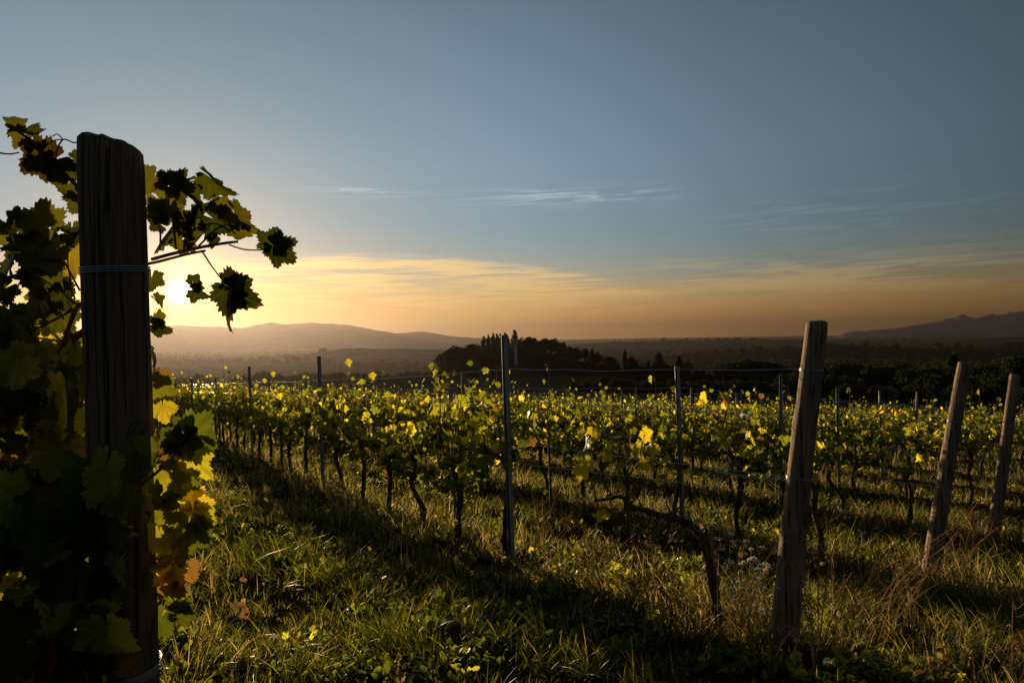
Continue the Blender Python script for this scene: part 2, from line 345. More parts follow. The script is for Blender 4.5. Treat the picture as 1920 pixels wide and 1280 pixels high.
# ------------------------------------------------------------------ terrain
def near_plane(x, y):
    b = 0.17 * np.exp(-((x - 1.0) ** 2 + (y - 2.5) ** 2) / 8.0)
    bump = 0.022 * fbm(x, y, 1.3, 3, 2.0)
    # shallow ridge of soil under each vine row
    X0 = x + 0.609 * y - 0.03; k = X0 / 3.15
    ridge = 0.05 * np.exp(-((k - np.round(k)) * 2.69 / 0.42) ** 2) * (k > -0.5)
    return EYE - 1.345 - 0.0476 * x - 0.0926 * y + b + bump + ridge - 0.02
DD = np.log([1, 115, 215, 400, 600, 900, 1200, 3000, 7000, 11800])
PL = [-8, -8.3, -15, -25, -33, -41, -46, -53, -58, -62]
PM = [-11, -11.6, -11.8, -26, -36, -43, -47, -54, -58, -62]
PR = [-13, -13, -22, -32, -38, -44, -48, -54, -58, -62]
def ground(x, y):
    x = np.asarray(x, float); y = np.asarray(y, float)
    d = np.hypot(x, y) + 1e-6; az = np.degrees(np.arctan2(x, np.maximum(y, 1e-3)))
    l = np.log(np.maximum(d, 1)); a = np.interp(l, DD, PL); b = np.interp(l, DD, PM); c = np.interp(l, DD, PR)
    far = np.where(az < 0, b + (a - b) * np.clip((-az - 8) / 8, 0, 1), b + (c - b) * np.clip((az - 8) / 14, 0, 1)) + EYE
    w = np.clip((d - 60) / 55, 0, 1); w = w * w * (3 - 2 * w)
    amp = np.clip((d - 250) / 1500, 0, 1) * 7.0
    far = far + amp * fbm(x, y, 1 / 420.0, 4, 5.0) * np.clip((14000 - d) / 6000, 0.1, 1)
    # the wooded knoll
    far = far + 8.5 * np.exp(-((x - 12) / 26) ** 2 - ((y - 262) / 34) ** 2)
    np_ = np.where(d < 200, near_plane(np.clip(x, -150, 150), np.clip(y, -60, 200)), far)
    return np_ * (1 - w) + far * w
def g1(x, y): return float(ground(x, y))
def build_ground():
    rad = np.concatenate([[0.02], np.geomspace(0.4, 60, 190), np.geomspace(62, 11900, 160)])
    an = np.concatenate([np.arange(-180, -60, 4), np.arange(-60, 60, 0.4), np.arange(60, 180, 4)])
    a = np.radians(an); n = len(a)
    X = np.outer(rad, np.sin(a)); Y = np.outer(rad, np.cos(a)); Z = ground(X, Y)
    V = np.stack([X, Y, Z], -1).reshape(-1, 3)
    i, j = np.meshgrid(np.arange(len(rad) - 1), np.arange(n), indexing='ij')
    q = np.stack([i * n + j, (i + 1) * n + j, (i + 1) * n + (j + 1) % n, i * n + (j + 1) % n], -1).reshape(-1, 4)[:, ::-1]
    mb = MB(); mb.add(V, q); o = link('ground', mb.mesh('ground', M['ground'])); tag(o, kind='structure')
build_ground()

def hill(name, pts, D, thick, m, rough=3.0, base=-75.0, seed=1.0, n=260, fine=0.0):
    """a ridge: skyline given as (photo x, photo y), standing at distance D with real thickness"""
    px = np.linspace(pts[0][0], pts[-1][0], n); py = np.interp(px, [p[0] for p in pts], [p[1] for p in pts])
    k = 1; py = np.convolve(np.pad(py, k, 'edge'), np.ones(2 * k + 1) / (2 * k + 1), 'valid')
    prof = np.cos(np.linspace(-1, 1, 31) * np.pi / 2) ** 1.3
    offs = np.linspace(-1, 1, 31) * thick
    V = []
    for x_, y_ in zip(px, py):
        p = at(x_, y_, D); d = Vector((p.x, p.y, 0)).normalized()
        o = np.stack([p.x + d.x * offs, p.y + d.y * offs], -1)
        e = min(1.0, (x_ - px[0]) / 60 + 0.02, (px[-1] - x_) / 60 + 0.02)
        top = base + (p.z - base) * (1 - (1 - e) ** 3); z = base + (top - base) * prof
        z = z + rough * (fbm(o[:, 0], o[:, 1], 6 / thick, 4, seed)) * prof * (1 + fine * 0) - rough * 0.35 * (1 - prof)
        V.append(np.column_stack([o, z]))
    V = np.concatenate(V); i, j = np.meshgrid(np.arange(n - 1), np.arange(30), indexing='ij')
    q = np.stack([i * 31 + j, (i + 1) * 31 + j, (i + 1) * 31 + j + 1, i * 31 + j + 1], -1).reshape(-1, 4)
    mb = MB(); mb.add(V, q); o = link(name, mb.mesh(name, m)); tag(o, kind='structure'); return o
hill('mountain_ridge', [(-300, 640), (0, 628), (150, 618), (250, 612), (330, 611), (400, 613), (450, 615), (490, 609), (505, 605), (530, 609), (580, 604), (620, 608), (660, 611), (700, 619), (740, 625), (790, 622), (830, 629), (870, 632), (930, 636), (1000, 642)], 5900, 1100, M['mount'], 14, seed=3)
hill('hills', [(-300, 660), (100, 655), (300, 662), (400, 656), (470, 656), (520, 650), (600, 648), (660, 644), (700, 647), (780, 645), (830, 642), (880, 646), (960, 652)], 4300, 700, M['hill'], 9, seed=5)
hill('hills', [(-300, 690), (200, 682), (330, 676), (400, 670), (450, 668), (520, 672), (600, 668), (700, 676), (760, 690)], 2300, 350, M['hill'], 6, seed=8)
hill('hills', [(470, 690), (540, 676), (590, 661), (640, 655), (700, 653), (760, 654), (830, 656), (900, 654), (980, 658), (1100, 668), (1200, 690)], 1700, 260, M['hill'], 4, seed=9)
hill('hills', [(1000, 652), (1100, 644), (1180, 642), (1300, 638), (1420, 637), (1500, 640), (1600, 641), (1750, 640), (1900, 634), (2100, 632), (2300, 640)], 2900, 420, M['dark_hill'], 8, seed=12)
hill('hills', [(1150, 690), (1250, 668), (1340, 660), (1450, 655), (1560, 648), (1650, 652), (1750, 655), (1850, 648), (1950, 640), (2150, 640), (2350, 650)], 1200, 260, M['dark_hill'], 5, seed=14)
hill('mountain_range', [(1560, 623), (1620, 620), (1680, 615), (1720, 609), (1755, 603), (1772, 598), (1790, 595), (1800, 590), (1806, 589), (1816, 594), (1832, 597), (1845, 592), (1858, 588), (1868, 591), (1880, 590), (1892, 584), (1902, 587), (1915, 583), (1930, 586), (1960, 584), (2030, 578), (2080, 590), (2150, 612)], 6300, 620, M['hazed_rock'], 5, seed=21, n=400)

# ------------------------------------------------------------------ trees
def crown_faces(mb, c, rad, n, size, cols, squash=1.0, shell=0.55):
    d = rng.normal(size=(n, 3)); d /= np.linalg.norm(d, axis=1)[:, None]
    r = shell + (1 - shell) * rng.random(n) ** 0.6
    p = d * r[:, None] * rad * np.array([1, 1, squash]) + c
    leaf_cards(mb, p, rng.normal(size=(n, 3)), size * (0.6 + 0.8 * rng.random(n)), cols)
def leaf_cards(mb, p, nrm, s, cols):
    n = len(p); nrm = nrm / (np.linalg.norm(nrm, axis=1)[:, None] + 1e-9)
    t = rng.normal(size=(n, 3)); t -= nrm * (t * nrm).sum(1)[:, None]; t /= np.linalg.norm(t, axis=1)[:, None]; b = np.cross(nrm, t)
    q = np.array([(-0.5, -0.15), (0.1, -0.42), (0.55, 0.05), (0.0, 0.4)])
    V = p[:, None] + s[:, None, None] * (q[None, :, :1] * t[:, None] + q[None, :, 1:] * b[:, None])
    c = np.asarray(cols)[rng.integers(0, len(cols), n)] * (0.7 + 0.6 * rng.random((n, 1)))
    mb.add(V.reshape(-1, 3), np.arange(n * 4).reshape(n, 4), np.repeat(c, 4, 0))
GREEN = [(0.05, 0.075, 0.02), (0.035, 0.06, 0.018), (0.075, 0.09, 0.022), (0.04, 0.05, 0.015)]
def tree_proto(kind, seed):
    global rng
    rng = np.random.default_rng(seed); cr = MB(); tr = MB(); H = 10.0
    if kind == 'oak':
        tube(tr, [(0, 0, -0.5), (0.1, 0, 2), (0.0, 0.2, 4), (0.1, 0.1, 6.5)], [0.38, 0.3, 0.24, 0.1], 8)
        for k in range(26):
            a = rng.random() * 6.28; r = 3.3 * rng.random() ** 0.5; h = 3.2 + 5.3 * rng.random(); r *= 1.0 - 0.55 * abs(h - 5.3) / 4
            c = np.array([math.cos(a) * r, math.sin(a) * r, h])
            tube(tr, [(0, 0, 2.5 + 0.4 * rng.random()), tuple(c * [0.5, 0.5, 0.75]), tuple(c)], [0.12, 0.07, 0.02], 5)
            crown_faces(cr, c, 1.3 + 0.7 * rng.random(), 230, 0.42, GREEN, 0.8)
    if kind == 'pine':
        tube(tr, [(0, 0, -0.5), (0.2, 0, 3), (0.1, 0.2, 6), (0.1, 0, 8)], [0.35, 0.28, 0.22, 0.1], 8)
        for k in range(24):
            a = rng.random() * 6.28; r = 4.4 * rng.random() ** 0.5; c = np.array([math.cos(a) * r, math.sin(a) * r, 8.3 - 0.075 * r * r + 0.5 * rng.random()])
            tube(tr, [(0.1, 0.1, 5.5), tuple(c * [0.5, 0.5, 0.85]), tuple(c)], [0.13, 0.08, 0.02], 5)
            crown_faces(cr, c, 1.4 + 0.4 * rng.random(), 230, 0.38, GREEN, 0.55)
    if kind == 'cypress':
        tube(tr, [(0, 0, -0.5), (0, 0, 5), (0, 0, 9.3)], [0.2, 0.13, 0.03], 7)
        for k in range(30):
            h = 0.9 + 8.8 * k / 29; r = 0.95 * math.sin(math.pi * min(1, (h + 1.2) / 11.2)) ** 0.8
            crown_faces(cr, np.array([0.15 * rng.normal(), 0.15 * rng.normal(), h]), max(0.25, r) * (0.85 + 0.3 * rng.random()), 110, 0.28, GREEN, 1.0, 0.4)
    if kind == 'fir':
        tube(tr, [(0, 0, -0.5), (0, 0, 5), (0, 0, 9.8)], [0.25, 0.16, 0.03], 7)
        for k in range(46):
            f = k / 45; h = 1.2 + 8.6 * f; L = 2.9 * (1 - f) ** 0.85 + 0.2
            for j in range(3):
                a = rng.random() * 6.28; e = np.array([math.cos(a) * L, math.sin(a) * L, h - 0.25 * L])
                tube(tr, [(0, 0, h), tuple(e)], [0.05, 0.015], 4, cap=False)
                n = int(34 * (0.4 + L / 2.5)); u = rng.random(n) ** 0.7
                p = np.array([0, 0, h]) + u[:, None] * (e - [0, 0, h]) + rng.normal(size=(n, 3)) * 0.2
                leaf_cards(cr, p, rng.normal(size=(n, 3)), 0.34 * (0.6 + 0.6 * rng.random(n)), GREEN)
    if kind == 'shrub':
        tube(tr, [(0, 0, -0.5), (0.2, 0, 2), (0.3, 0, 5)], [0.3, 0.25, 0.08], 6)
        for k in range(22):
            a = rng.random() * 6.28; r = 3.0 * rng.random() ** 0.6; h = 1.4 + 6.8 * rng.random() ** 1.2; r *= 1 - 0.5 * h / 10
            c = np.array([math.cos(a) * r, math.sin(a) * r, h]); tube(tr, [(0.1, 0, 1), tuple(c)], [0.1, 0.02], 4)
            crown_faces(cr, c, 0.9 + 1.0 * rng.random(), 180, 0.4, GREEN, 0.95)
    return cr.mesh(kind + '_crown', M['tree'], smooth=False), tr.mesh(kind + '_trunk', M['trunk'])
TREES = {k: [tree_proto(k, 100 + 7 * i + len(k)) for i in range(n)] for k, n in (('oak', 3), ('pine', 2), ('cypress', 2), ('fir', 2), ('shrub', 2))}
rng = np.random.default_rng(5)
NAMES = {'oak': ('oak_tree', 'round dark evergreen oak'), 'pine': ('umbrella_pine', 'broad flat topped pine'), 'cypress': ('cypress_tree', 'slim pointed cypress'),
         'fir': ('conifer_tree', 'dark conical conifer'), 'shrub': ('bushy_tree', 'dark irregular bushy tree')}
ORD = 'first second third fourth fifth sixth seventh eighth ninth tenth eleventh twelfth thirteenth fourteenth fifteenth sixteenth seventeenth eighteenth nineteenth twentieth'.split()
def ordw(n):
    if n < 20: return ORD[n]
    tens = {2: 'twenty', 3: 'thirty', 4: 'forty', 5: 'fifty', 6: 'sixty', 7: 'seventy'}; u = (n + 1) % 10; T = (n + 1) // 10
    return (tens[T] + '-' + ORD[u - 1]) if u else tens[T][:-1] + 'ieth'
placed = []
def tree(kind, px, ptop, D, wide=1.0, group=None, where=''):
    """tree whose top shows at photo (px, ptop), standing on the terrain at depth D"""
    p = at(px, ptop, D); gz = g1(p.x, p.y); h = max(2.0, p.z - gz)
    cr, tr = TREES[kind][rng.integers(len(TREES[kind]))]
    nm = NAMES[kind]; e = empty(nm[0], (p.x, p.y, gz), rng.random() * 6.28); s = h / 10.0
    e.scale = (s * wide, s * wide, s)
    link('crown', cr, e); link('trunk', tr, e); tag(e, cat='tree', group=group); placed.append((e, kind, px, where)); return e
# knoll
for px, py, D, k, w in [(838, 650, 236, 'oak', 1.1), (858, 645, 240, 'oak', 1.0), (880, 643, 244, 'oak', 1.0), (832, 672, 228, 'shrub', 1.3), (872, 664, 226, 'oak', 1.1), (905, 655, 230, 'oak', 1.1),
                        (895, 640, 252, 'oak', 0.8), (907, 630, 262, 'cypress', 1.1), (915, 627, 262, 'cypress', 1.0), (924, 624, 264, 'cypress', 1.0), (932, 625, 262, 'cypress', 1.1), (939, 625, 263, 'cypress', 0.95), (946, 623, 262, 'cypress', 1.1),
                        (951, 626, 262, 'cypress', 1.0), (965, 619, 268, 'fir', 0.9), (975, 628, 270, 'oak', 0.6), (992, 630, 262, 'oak', 0.9), (1005, 631, 262, 'oak', 0.9), (1022, 633, 262, 'oak', 1.0), (1038, 632, 262, 'oak', 0.9), (1054, 637, 258, 'shrub', 1.1),
                        (1068, 648, 256, 'oak', 0.9), (1082, 649, 254, 'shrub', 1.0), (1096, 652, 252, 'oak', 0.9), (1110, 653, 250, 'fir', 1.1), (1122, 659, 248, 'oak', 1.0), (1138, 667, 246, 'shrub', 1.2),
                        (930, 655, 236, 'oak', 1.2), (955, 662, 232, 'oak', 1.0), (995, 652, 236, 'oak', 1.1), (1020, 655, 234, 'oak', 1.2), (1045, 660, 232, 'shrub', 1.2), (1072, 668, 230, 'oak', 1.1), (1100, 672, 228, 'oak', 1.1), (1128, 680, 226, 'shrub', 1.3),
                        (850, 668, 222, 'shrub', 1.3), (890, 676, 221, 'shrub', 1.2), (925, 680, 222, 'shrub', 1.3), (965, 684, 221, 'shrub', 1.2), (1005, 684, 221, 'shrub', 1.4), (1045, 686, 220, 'shrub', 1.4), (1085, 690, 219, 'shrub', 1.4),
  *[(x, 697 + (x * 7) % 9, 205 + (x * 3) % 12, 'shrub' if x % 2 else 'oak', 1.3) for x in range(838, 1190, 19)], *[(x, 668 + (x * 5) % 14, 226 + (x * 3) % 8, 'oak', 1.4) for x in range(842, 1165, 17)], *[(x, 650 + (x * 5) % 9, 240 + (x * 3) % 8, 'oak', 1.2) for x in range(905, 1085, 16)], *[(x, 684 + (x * 5) % 9, 214 + (x * 3) % 8, 'shrub', 1.5) for x in range(850, 1200, 19)]]:
    tree(k, px, py, D, w, 'trees on the wooded knoll', 'on the wooded knoll')
# trees right of the knoll and along the slope below the vineyard
for px, py, D, k, w in [(1156, 680, 210, 'oak', 1.0), (1172, 655, 205, 'cypress', 1.0), (1187, 668, 205, 'oak', 0.8), (1205, 682, 200, 'shrub', 1.1), (1235, 661, 190, 'fir', 1.2), (1216, 676, 196, 'cypress', 1.3), (1255, 680, 185, 'oak', 1.0), (1274, 668, 180, 'cypress', 1.4),
                        (1291, 676, 178, 'shrub', 0.9), (1312, 690, 170, 'oak', 1.1), (1340, 688, 165, 'shrub', 1.2), (1398, 670, 150, 'pine', 1.5), (1366, 684, 155, 'oak', 1.0), (1440, 694, 140, 'oak', 1.2), (1475, 700, 130, 'shrub', 1.3), (1135, 702, 150, 'oak', 1.1), (1175, 706, 145, 'shrub', 1.3),
                        (1215, 710, 140, 'oak', 1.1), (1260, 712, 135, 'shrub', 1.3), (1300, 712, 130, 'oak', 1.1), (1345, 712, 125, 'shrub', 1.4), (1400, 715, 120, 'oak', 1.1), (1450, 718, 118, 'shrub', 1.3), (1095, 704, 165, 'shrub', 1.1),
                        (1510, 690, 125, 'oak', 1.1), (1560, 692, 120, 'shrub', 1.2), (1600, 700, 115, 'oak', 1.0), (1630, 684, 125, 'fir', 1.0), (1660, 681, 125, 'pine', 0.9), (1700, 690, 115, 'oak', 1.0), (1735, 682, 120, 'oak', 1.0), (1785, 664, 115, 'fir', 1.2),
                        (1760, 688, 108, 'shrub', 1.2), (1830, 676, 105, 'oak', 1.1), (1870, 690, 98, 'shrub', 1.2), (1905, 660, 105, 'oak', 1.1), (1950, 664, 100, 'fir', 1.2), (1995, 670, 98, 'oak', 1.1), (2050, 664, 98, 'oak', 1.2), (1850, 712, 88, 'oak', 1.0), (1800, 714, 92, 'shrub', 1.3), (1720, 716, 96, 'oak', 1.0), (1650, 716, 100, 'shrub', 1.3),
                        (1580, 718, 102, 'oak', 1.0), (1520, 720, 104, 'shrub', 1.3), (1920, 716, 84, 'shrub', 1.3), (1980, 718, 84, 'oak', 1.0), (1540, 676, 160, 'oak', 1.0), (1460, 684, 170, 'oak', 1.0), (1330, 684, 190, 'shrub', 1.3), (1590, 672, 170, 'pine', 0.9), (1690, 668, 165, 'oak', 1.1),
  *[(x, 706 + (x * 7) % 12, 122 + (x * 3) % 14, 'shrub' if x % 2 else 'oak', 1.4) for x in range(1078, 1500, 23)]]:
    tree(k, px, py, D, w, 'trees below the vineyard', 'below the vineyard')
cnt = {}
for e, k, px, where in sorted(placed, key=lambda a: a[2]):
    key = (k, where); i = cnt.get(key, 0); cnt[key] = i + 1
    e['label'] = f'{NAMES[k][1]} {where}, {ordw(i)} of its kind from the left'

def far_wood():
    mb = MB(); n = 5200
    az = np.radians(rng.uniform(-44, 46, n)); d = np.exp(rng.uniform(np.log(330), np.log(3400), n)); x = d * np.sin(az); y = d * np.cos(az)
    keep = (fbm(x, y, 1 / 260.0, 3, 9.0) > 0.08) | (az > R(14)) & (rng.random(n) < 0.8)
    x, y, d = x[keep], y[keep], d[keep]; z = ground(x, y); n = len(x)
    return mb, x, y, z, d
def hills_height():
    """ray cast helper: highest surface of ground and hills at x,y"""
    import bmesh
    from mathutils.bvhtree import BVHTree
    trees = []
    for o in C.objects:
        if o.type == 'MESH' and o.get('kind') == 'structure' and o.name.startswith(('hill', 'ground')):
            me = o.data; v = np.empty(len(me.vertices) * 3, np.float32); me.vertices.foreach_get('co', v)
            trees.append(BVHTree.FromPolygons([tuple(a) for a in v.reshape(-1, 3)], [tuple(p.vertices) for p in me.polygons]))
    def h(x, y):
        best = -999
        for t in trees:
            r = t.ray_cast(Vector((x, y, 900)), Vector((0, 0, -1)))
            if r[0] is not None: best = max(best, r[0].z)
        return best
    return h
HH = hills_height()
def build_wood():
    mb, x, y, z, d = far_wood(); z = np.array([HH(a, b) for a, b in zip(x, y)])
    K = 22
    for k in range(len(x)):
        s = (3.0 + 3.0 * rng.random()) * (1 + d[k] / 2600.0)
        u = rng.normal(size=(K, 3)); u /= np.linalg.norm(u, axis=1)[:, None]; u[:, 2] = np.abs(u[:, 2]) * 1.1
        p = u * s * 0.62 + [x[k], y[k], z[k] + s * 0.25]
        leaf_cards(mb, p, u + 0.5 * rng.normal(size=(K, 3)), np.full(K, s * 1.0), GREEN)
    o = link('far_woodland', mb.mesh('far_woodland', M['tree'], smooth=False))
    tag(o, 'dark distant woodland covering the valley and low hills', 'woodland', kind='stuff')
build_wood()

# ------------------------------------------------------------------ buildings
def box_v(x0, x1, y0, y1, z0, z1):
    v = [(x, y, z) for z in (z0, z1) for y in (y0, y1) for x in (x0, x1)]
    return v, [(0, 2, 3, 1), (4, 5, 7, 6), (0, 1, 5, 4), (2, 6, 7, 3), (0, 4, 6, 2), (1, 3, 7, 5)]
def farmhouse(px, py, D, w, l, h, rz, label):
    p = at(px, py, D); gz = HH(p.x, p.y); e = empty('farmhouse', (p.x, p.y, gz), rz); tag(e, label, 'house', 'far farmhouses in the plain')
    mb = MB(); v, f = box_v(-w / 2, w / 2, -l / 2, l / 2, -1, h); mb.add(v, f); link('wall', mb.mesh('wall', M['plaster'], False), e)
    mb = MB(); a, b, r = w / 2 + 0.5, l / 2 + 0.5, h + w * 0.22
    mb.add([(-a, -b, h), (a, -b, h), (a, b, h), (-a, b, h), (0, -b, r), (0, b, r)], [(0, 1, 4), (2, 3, 5), (0, 4, 5, 3), (1, 2, 5, 4), (0, 3, 2, 1)])
    link('roof', mb.mesh('roof', M['tile'], False), e)
    for sx in (-0.25, 0.25):
        mb = MB(); v, f = box_v(sx * w - 0.5, sx * w + 0.5, -l / 2 - 0.05, -l / 2 + 0.1, h * 0.4, h * 0.4 + 1.4); mb.add(v, f); link('window', mb.mesh('window', M['pane'], False), e)
for a in [(1030, 649, 900, 12, 16, 7, 0.3, 'small pale farmhouse in the plain just right of the knoll'), 
          (1480, 688, 420, 9, 12, 6, 0.5, 'low farmhouse among trees just left of the leaning post'), (1505, 684, 470, 9, 14, 6, -0.4, 'pale farmhouse nearly touching the leaning post'),
          (700, 650, 2500, 24, 30, 12, 0.1, 'tiny farmhouse far off on the left hazy hills')]: farmhouse(*a)
def tower():
    p = at(967, 664, 227); gz = g1(p.x, p.y); top = at(967, 636, 227).z
    e = empty('belvedere_tower', (p.x, p.y, gz)); tag(e, 'pale narrow tower with a wider flared top among the knoll trees', 'tower')
    h = top - gz; mb = MB(); n = 4
    def sq(z, w): return [(-w, -w, z), (w, -w, z), (w, w, z), (-w, w, z)]
    def loft(mb, rings):
        V = [p for r in rings for p in r]; F = []
        for i in range(len(rings) - 1):
            for j in range(4): F.append((i * 4 + j, i * 4 + (j + 1) % 4, i * 4 + 4 + (j + 1) % 4, i * 4 + 4 + j))
        F.append(tuple(range(len(V) - 4, len(V)))); mb.add(V, F)
    loft(mb, [sq(-0.5, 0.62), sq(h - 2.6, 0.52)]); link('shaft', mb.mesh('shaft', M['plaster'], False), e)
    mb = MB(); loft(mb, [sq(h - 2.597, 0.54), sq(h - 1.9, 0.8), sq(h - 0.9, 0.9), sq(h - 0.7, 0.98), sq(h - 0.6, 0.98)]); hd = link('belfry', mb.mesh('belfry', M['plaster'], False), e)
    mb = MB(); loft(mb, [sq(h - 0.597, 1.06), sq(h - 0.5, 1.06), sq(h, 0.05)]); link('roof', mb.mesh('roof', M['tile'], False), e)
    mb = MB(); v, f = box_v(-0.25, 0.25, -0.95, -0.7, h - 1.8, h - 1.1); mb.add(v, f); link('window', mb.mesh('window', M['pane'], False), e)
tower()

# ------------------------------------------------------------------ vine leaf templates
def leaf_template(n, teeth, rings):
    th = np.linspace(-np.pi / 2 + 0.16, 1.5 * np.pi - 0.16, n)
    r = np.full(n, 0.42)
    for d, L, w in [(90, 1.0, 21), (33, 0.90, 20), (147, 0.90, 20), (-22, 0.70, 24), (202, 0.70, 24), (-62, 0.56, 16), (242, 0.56, 16)]:
        a = np.degrees(th) - d; r = np.maximum(r, L * (0.70 + 0.30 * np.exp(-np.abs(a / w) ** 1.8)) * (1 - 0.0030 * np.abs(a)))
    if teeth:
        ph = (np.degrees(th) - 90) / 11.0 + 0.5; f = ph % 1; r = r * (0.93 + 0.16 * (1 - np.abs(f * 2 - 1)) * (1 + 0.5 * np.sin(th * 7)))
    P = np.stack([np.cos(th) * r, np.sin(th) * r], 1)
    V = [(0, 0)]; F = []
    R_ = [k / rings for k in range(1, rings + 1)]
    for f in R_: V += [tuple(p * f) for p in P]
    for i in range(n - 1): F.append((0, 1 + i, 2 + i))
    Q = []
    for k in range(rings - 1):
        b = 1 + k * n
        for i in range(n - 1): Q.append((b + i, b + n + i, b + n + i + 1, b + i + 1))
    V = np.array(V, float)
    tri = F + [(a, b, c) for a, b, c, d in Q] + [(a, c, d) for a, b, c, d in Q]
    return V, np.array(tri)
L_HI = leaf_template(124, True, 3); L_MID = leaf_template(26, False, 1); L_LO = leaf_template(9, False, 1)
def put_leaves(mb, tmpl, pos, tip, nrm, size, col, curl=None):
    """tip: direction of the leaf tip, nrm: leaf face normal"""
    V, T = tmpl; n = len(pos); m = len(V)
    tip = tip / (np.linalg.norm(tip, axis=1)[:, None] + 1e-9); nrm = nrm - tip * (nrm * tip).sum(1)[:, None]; nrm = nrm / (np.linalg.norm(nrm, axis=1)[:, None] + 1e-9)
    side = np.cross(tip, nrm)
    x = V[None, :, 0] * np.ones((n, 1)); y = V[None, :, 1] * np.ones((n, 1))
    k1 = rng.normal(0.12, 0.38, (n, 1)); k2 = rng.normal(-0.25, 0.32, (n, 1)); k3 = rng.random((n, 1)) * 6.28; k4 = 0.10 * rng.random((n, 1))
    asym = rng.normal(0, 0.09, (n, 1)); x = x * (1 + 0.1 * rng.normal(size=(n, 1))) + asym * y * 0.5
    r2 = x * x + y * y; an = np.arctan2(y, x)
    z = k1 * np.abs(x) + k2 * y * np.abs(y) + k4 * np.sin(an * 5 + k3) * r2 + 0.05 * np.sin(an * 11 + k3 * 2) * r2
    P = pos[:, None] + size[:, None, None] * (x[..., None] * side[:, None] + y[..., None] * tip[:, None] + z[..., None] * nrm[:, None])
    F = (T[None] + (np.arange(n) * m)[:, None, None]).reshape(-1, 3)
    mb.add(P.reshape(-1, 3), F, np.repeat(col, m, 0), np.tile(V, (n, 1)))
def leaf_cols(n, yellow=0.3, red=0.0):
    pal = np.array([(0.10, 0.13, 0.012), (0.22, 0.235, 0.02), (0.46, 0.42, 0.03), (0.72, 0.58, 0.04), (0.85, 0.64, 0.055), (0.22, 0.12, 0.03), (0.42, 0.10, 0.03)])
    w = np.array([0.42, 0.30, 0.17, yellow * 0.35, yellow * 0.10, 0.06, red]); w /= w.sum()
    return pal[rng.choice(7, n, p=w)] * (0.75 + 0.5 * rng.random((n, 1)))

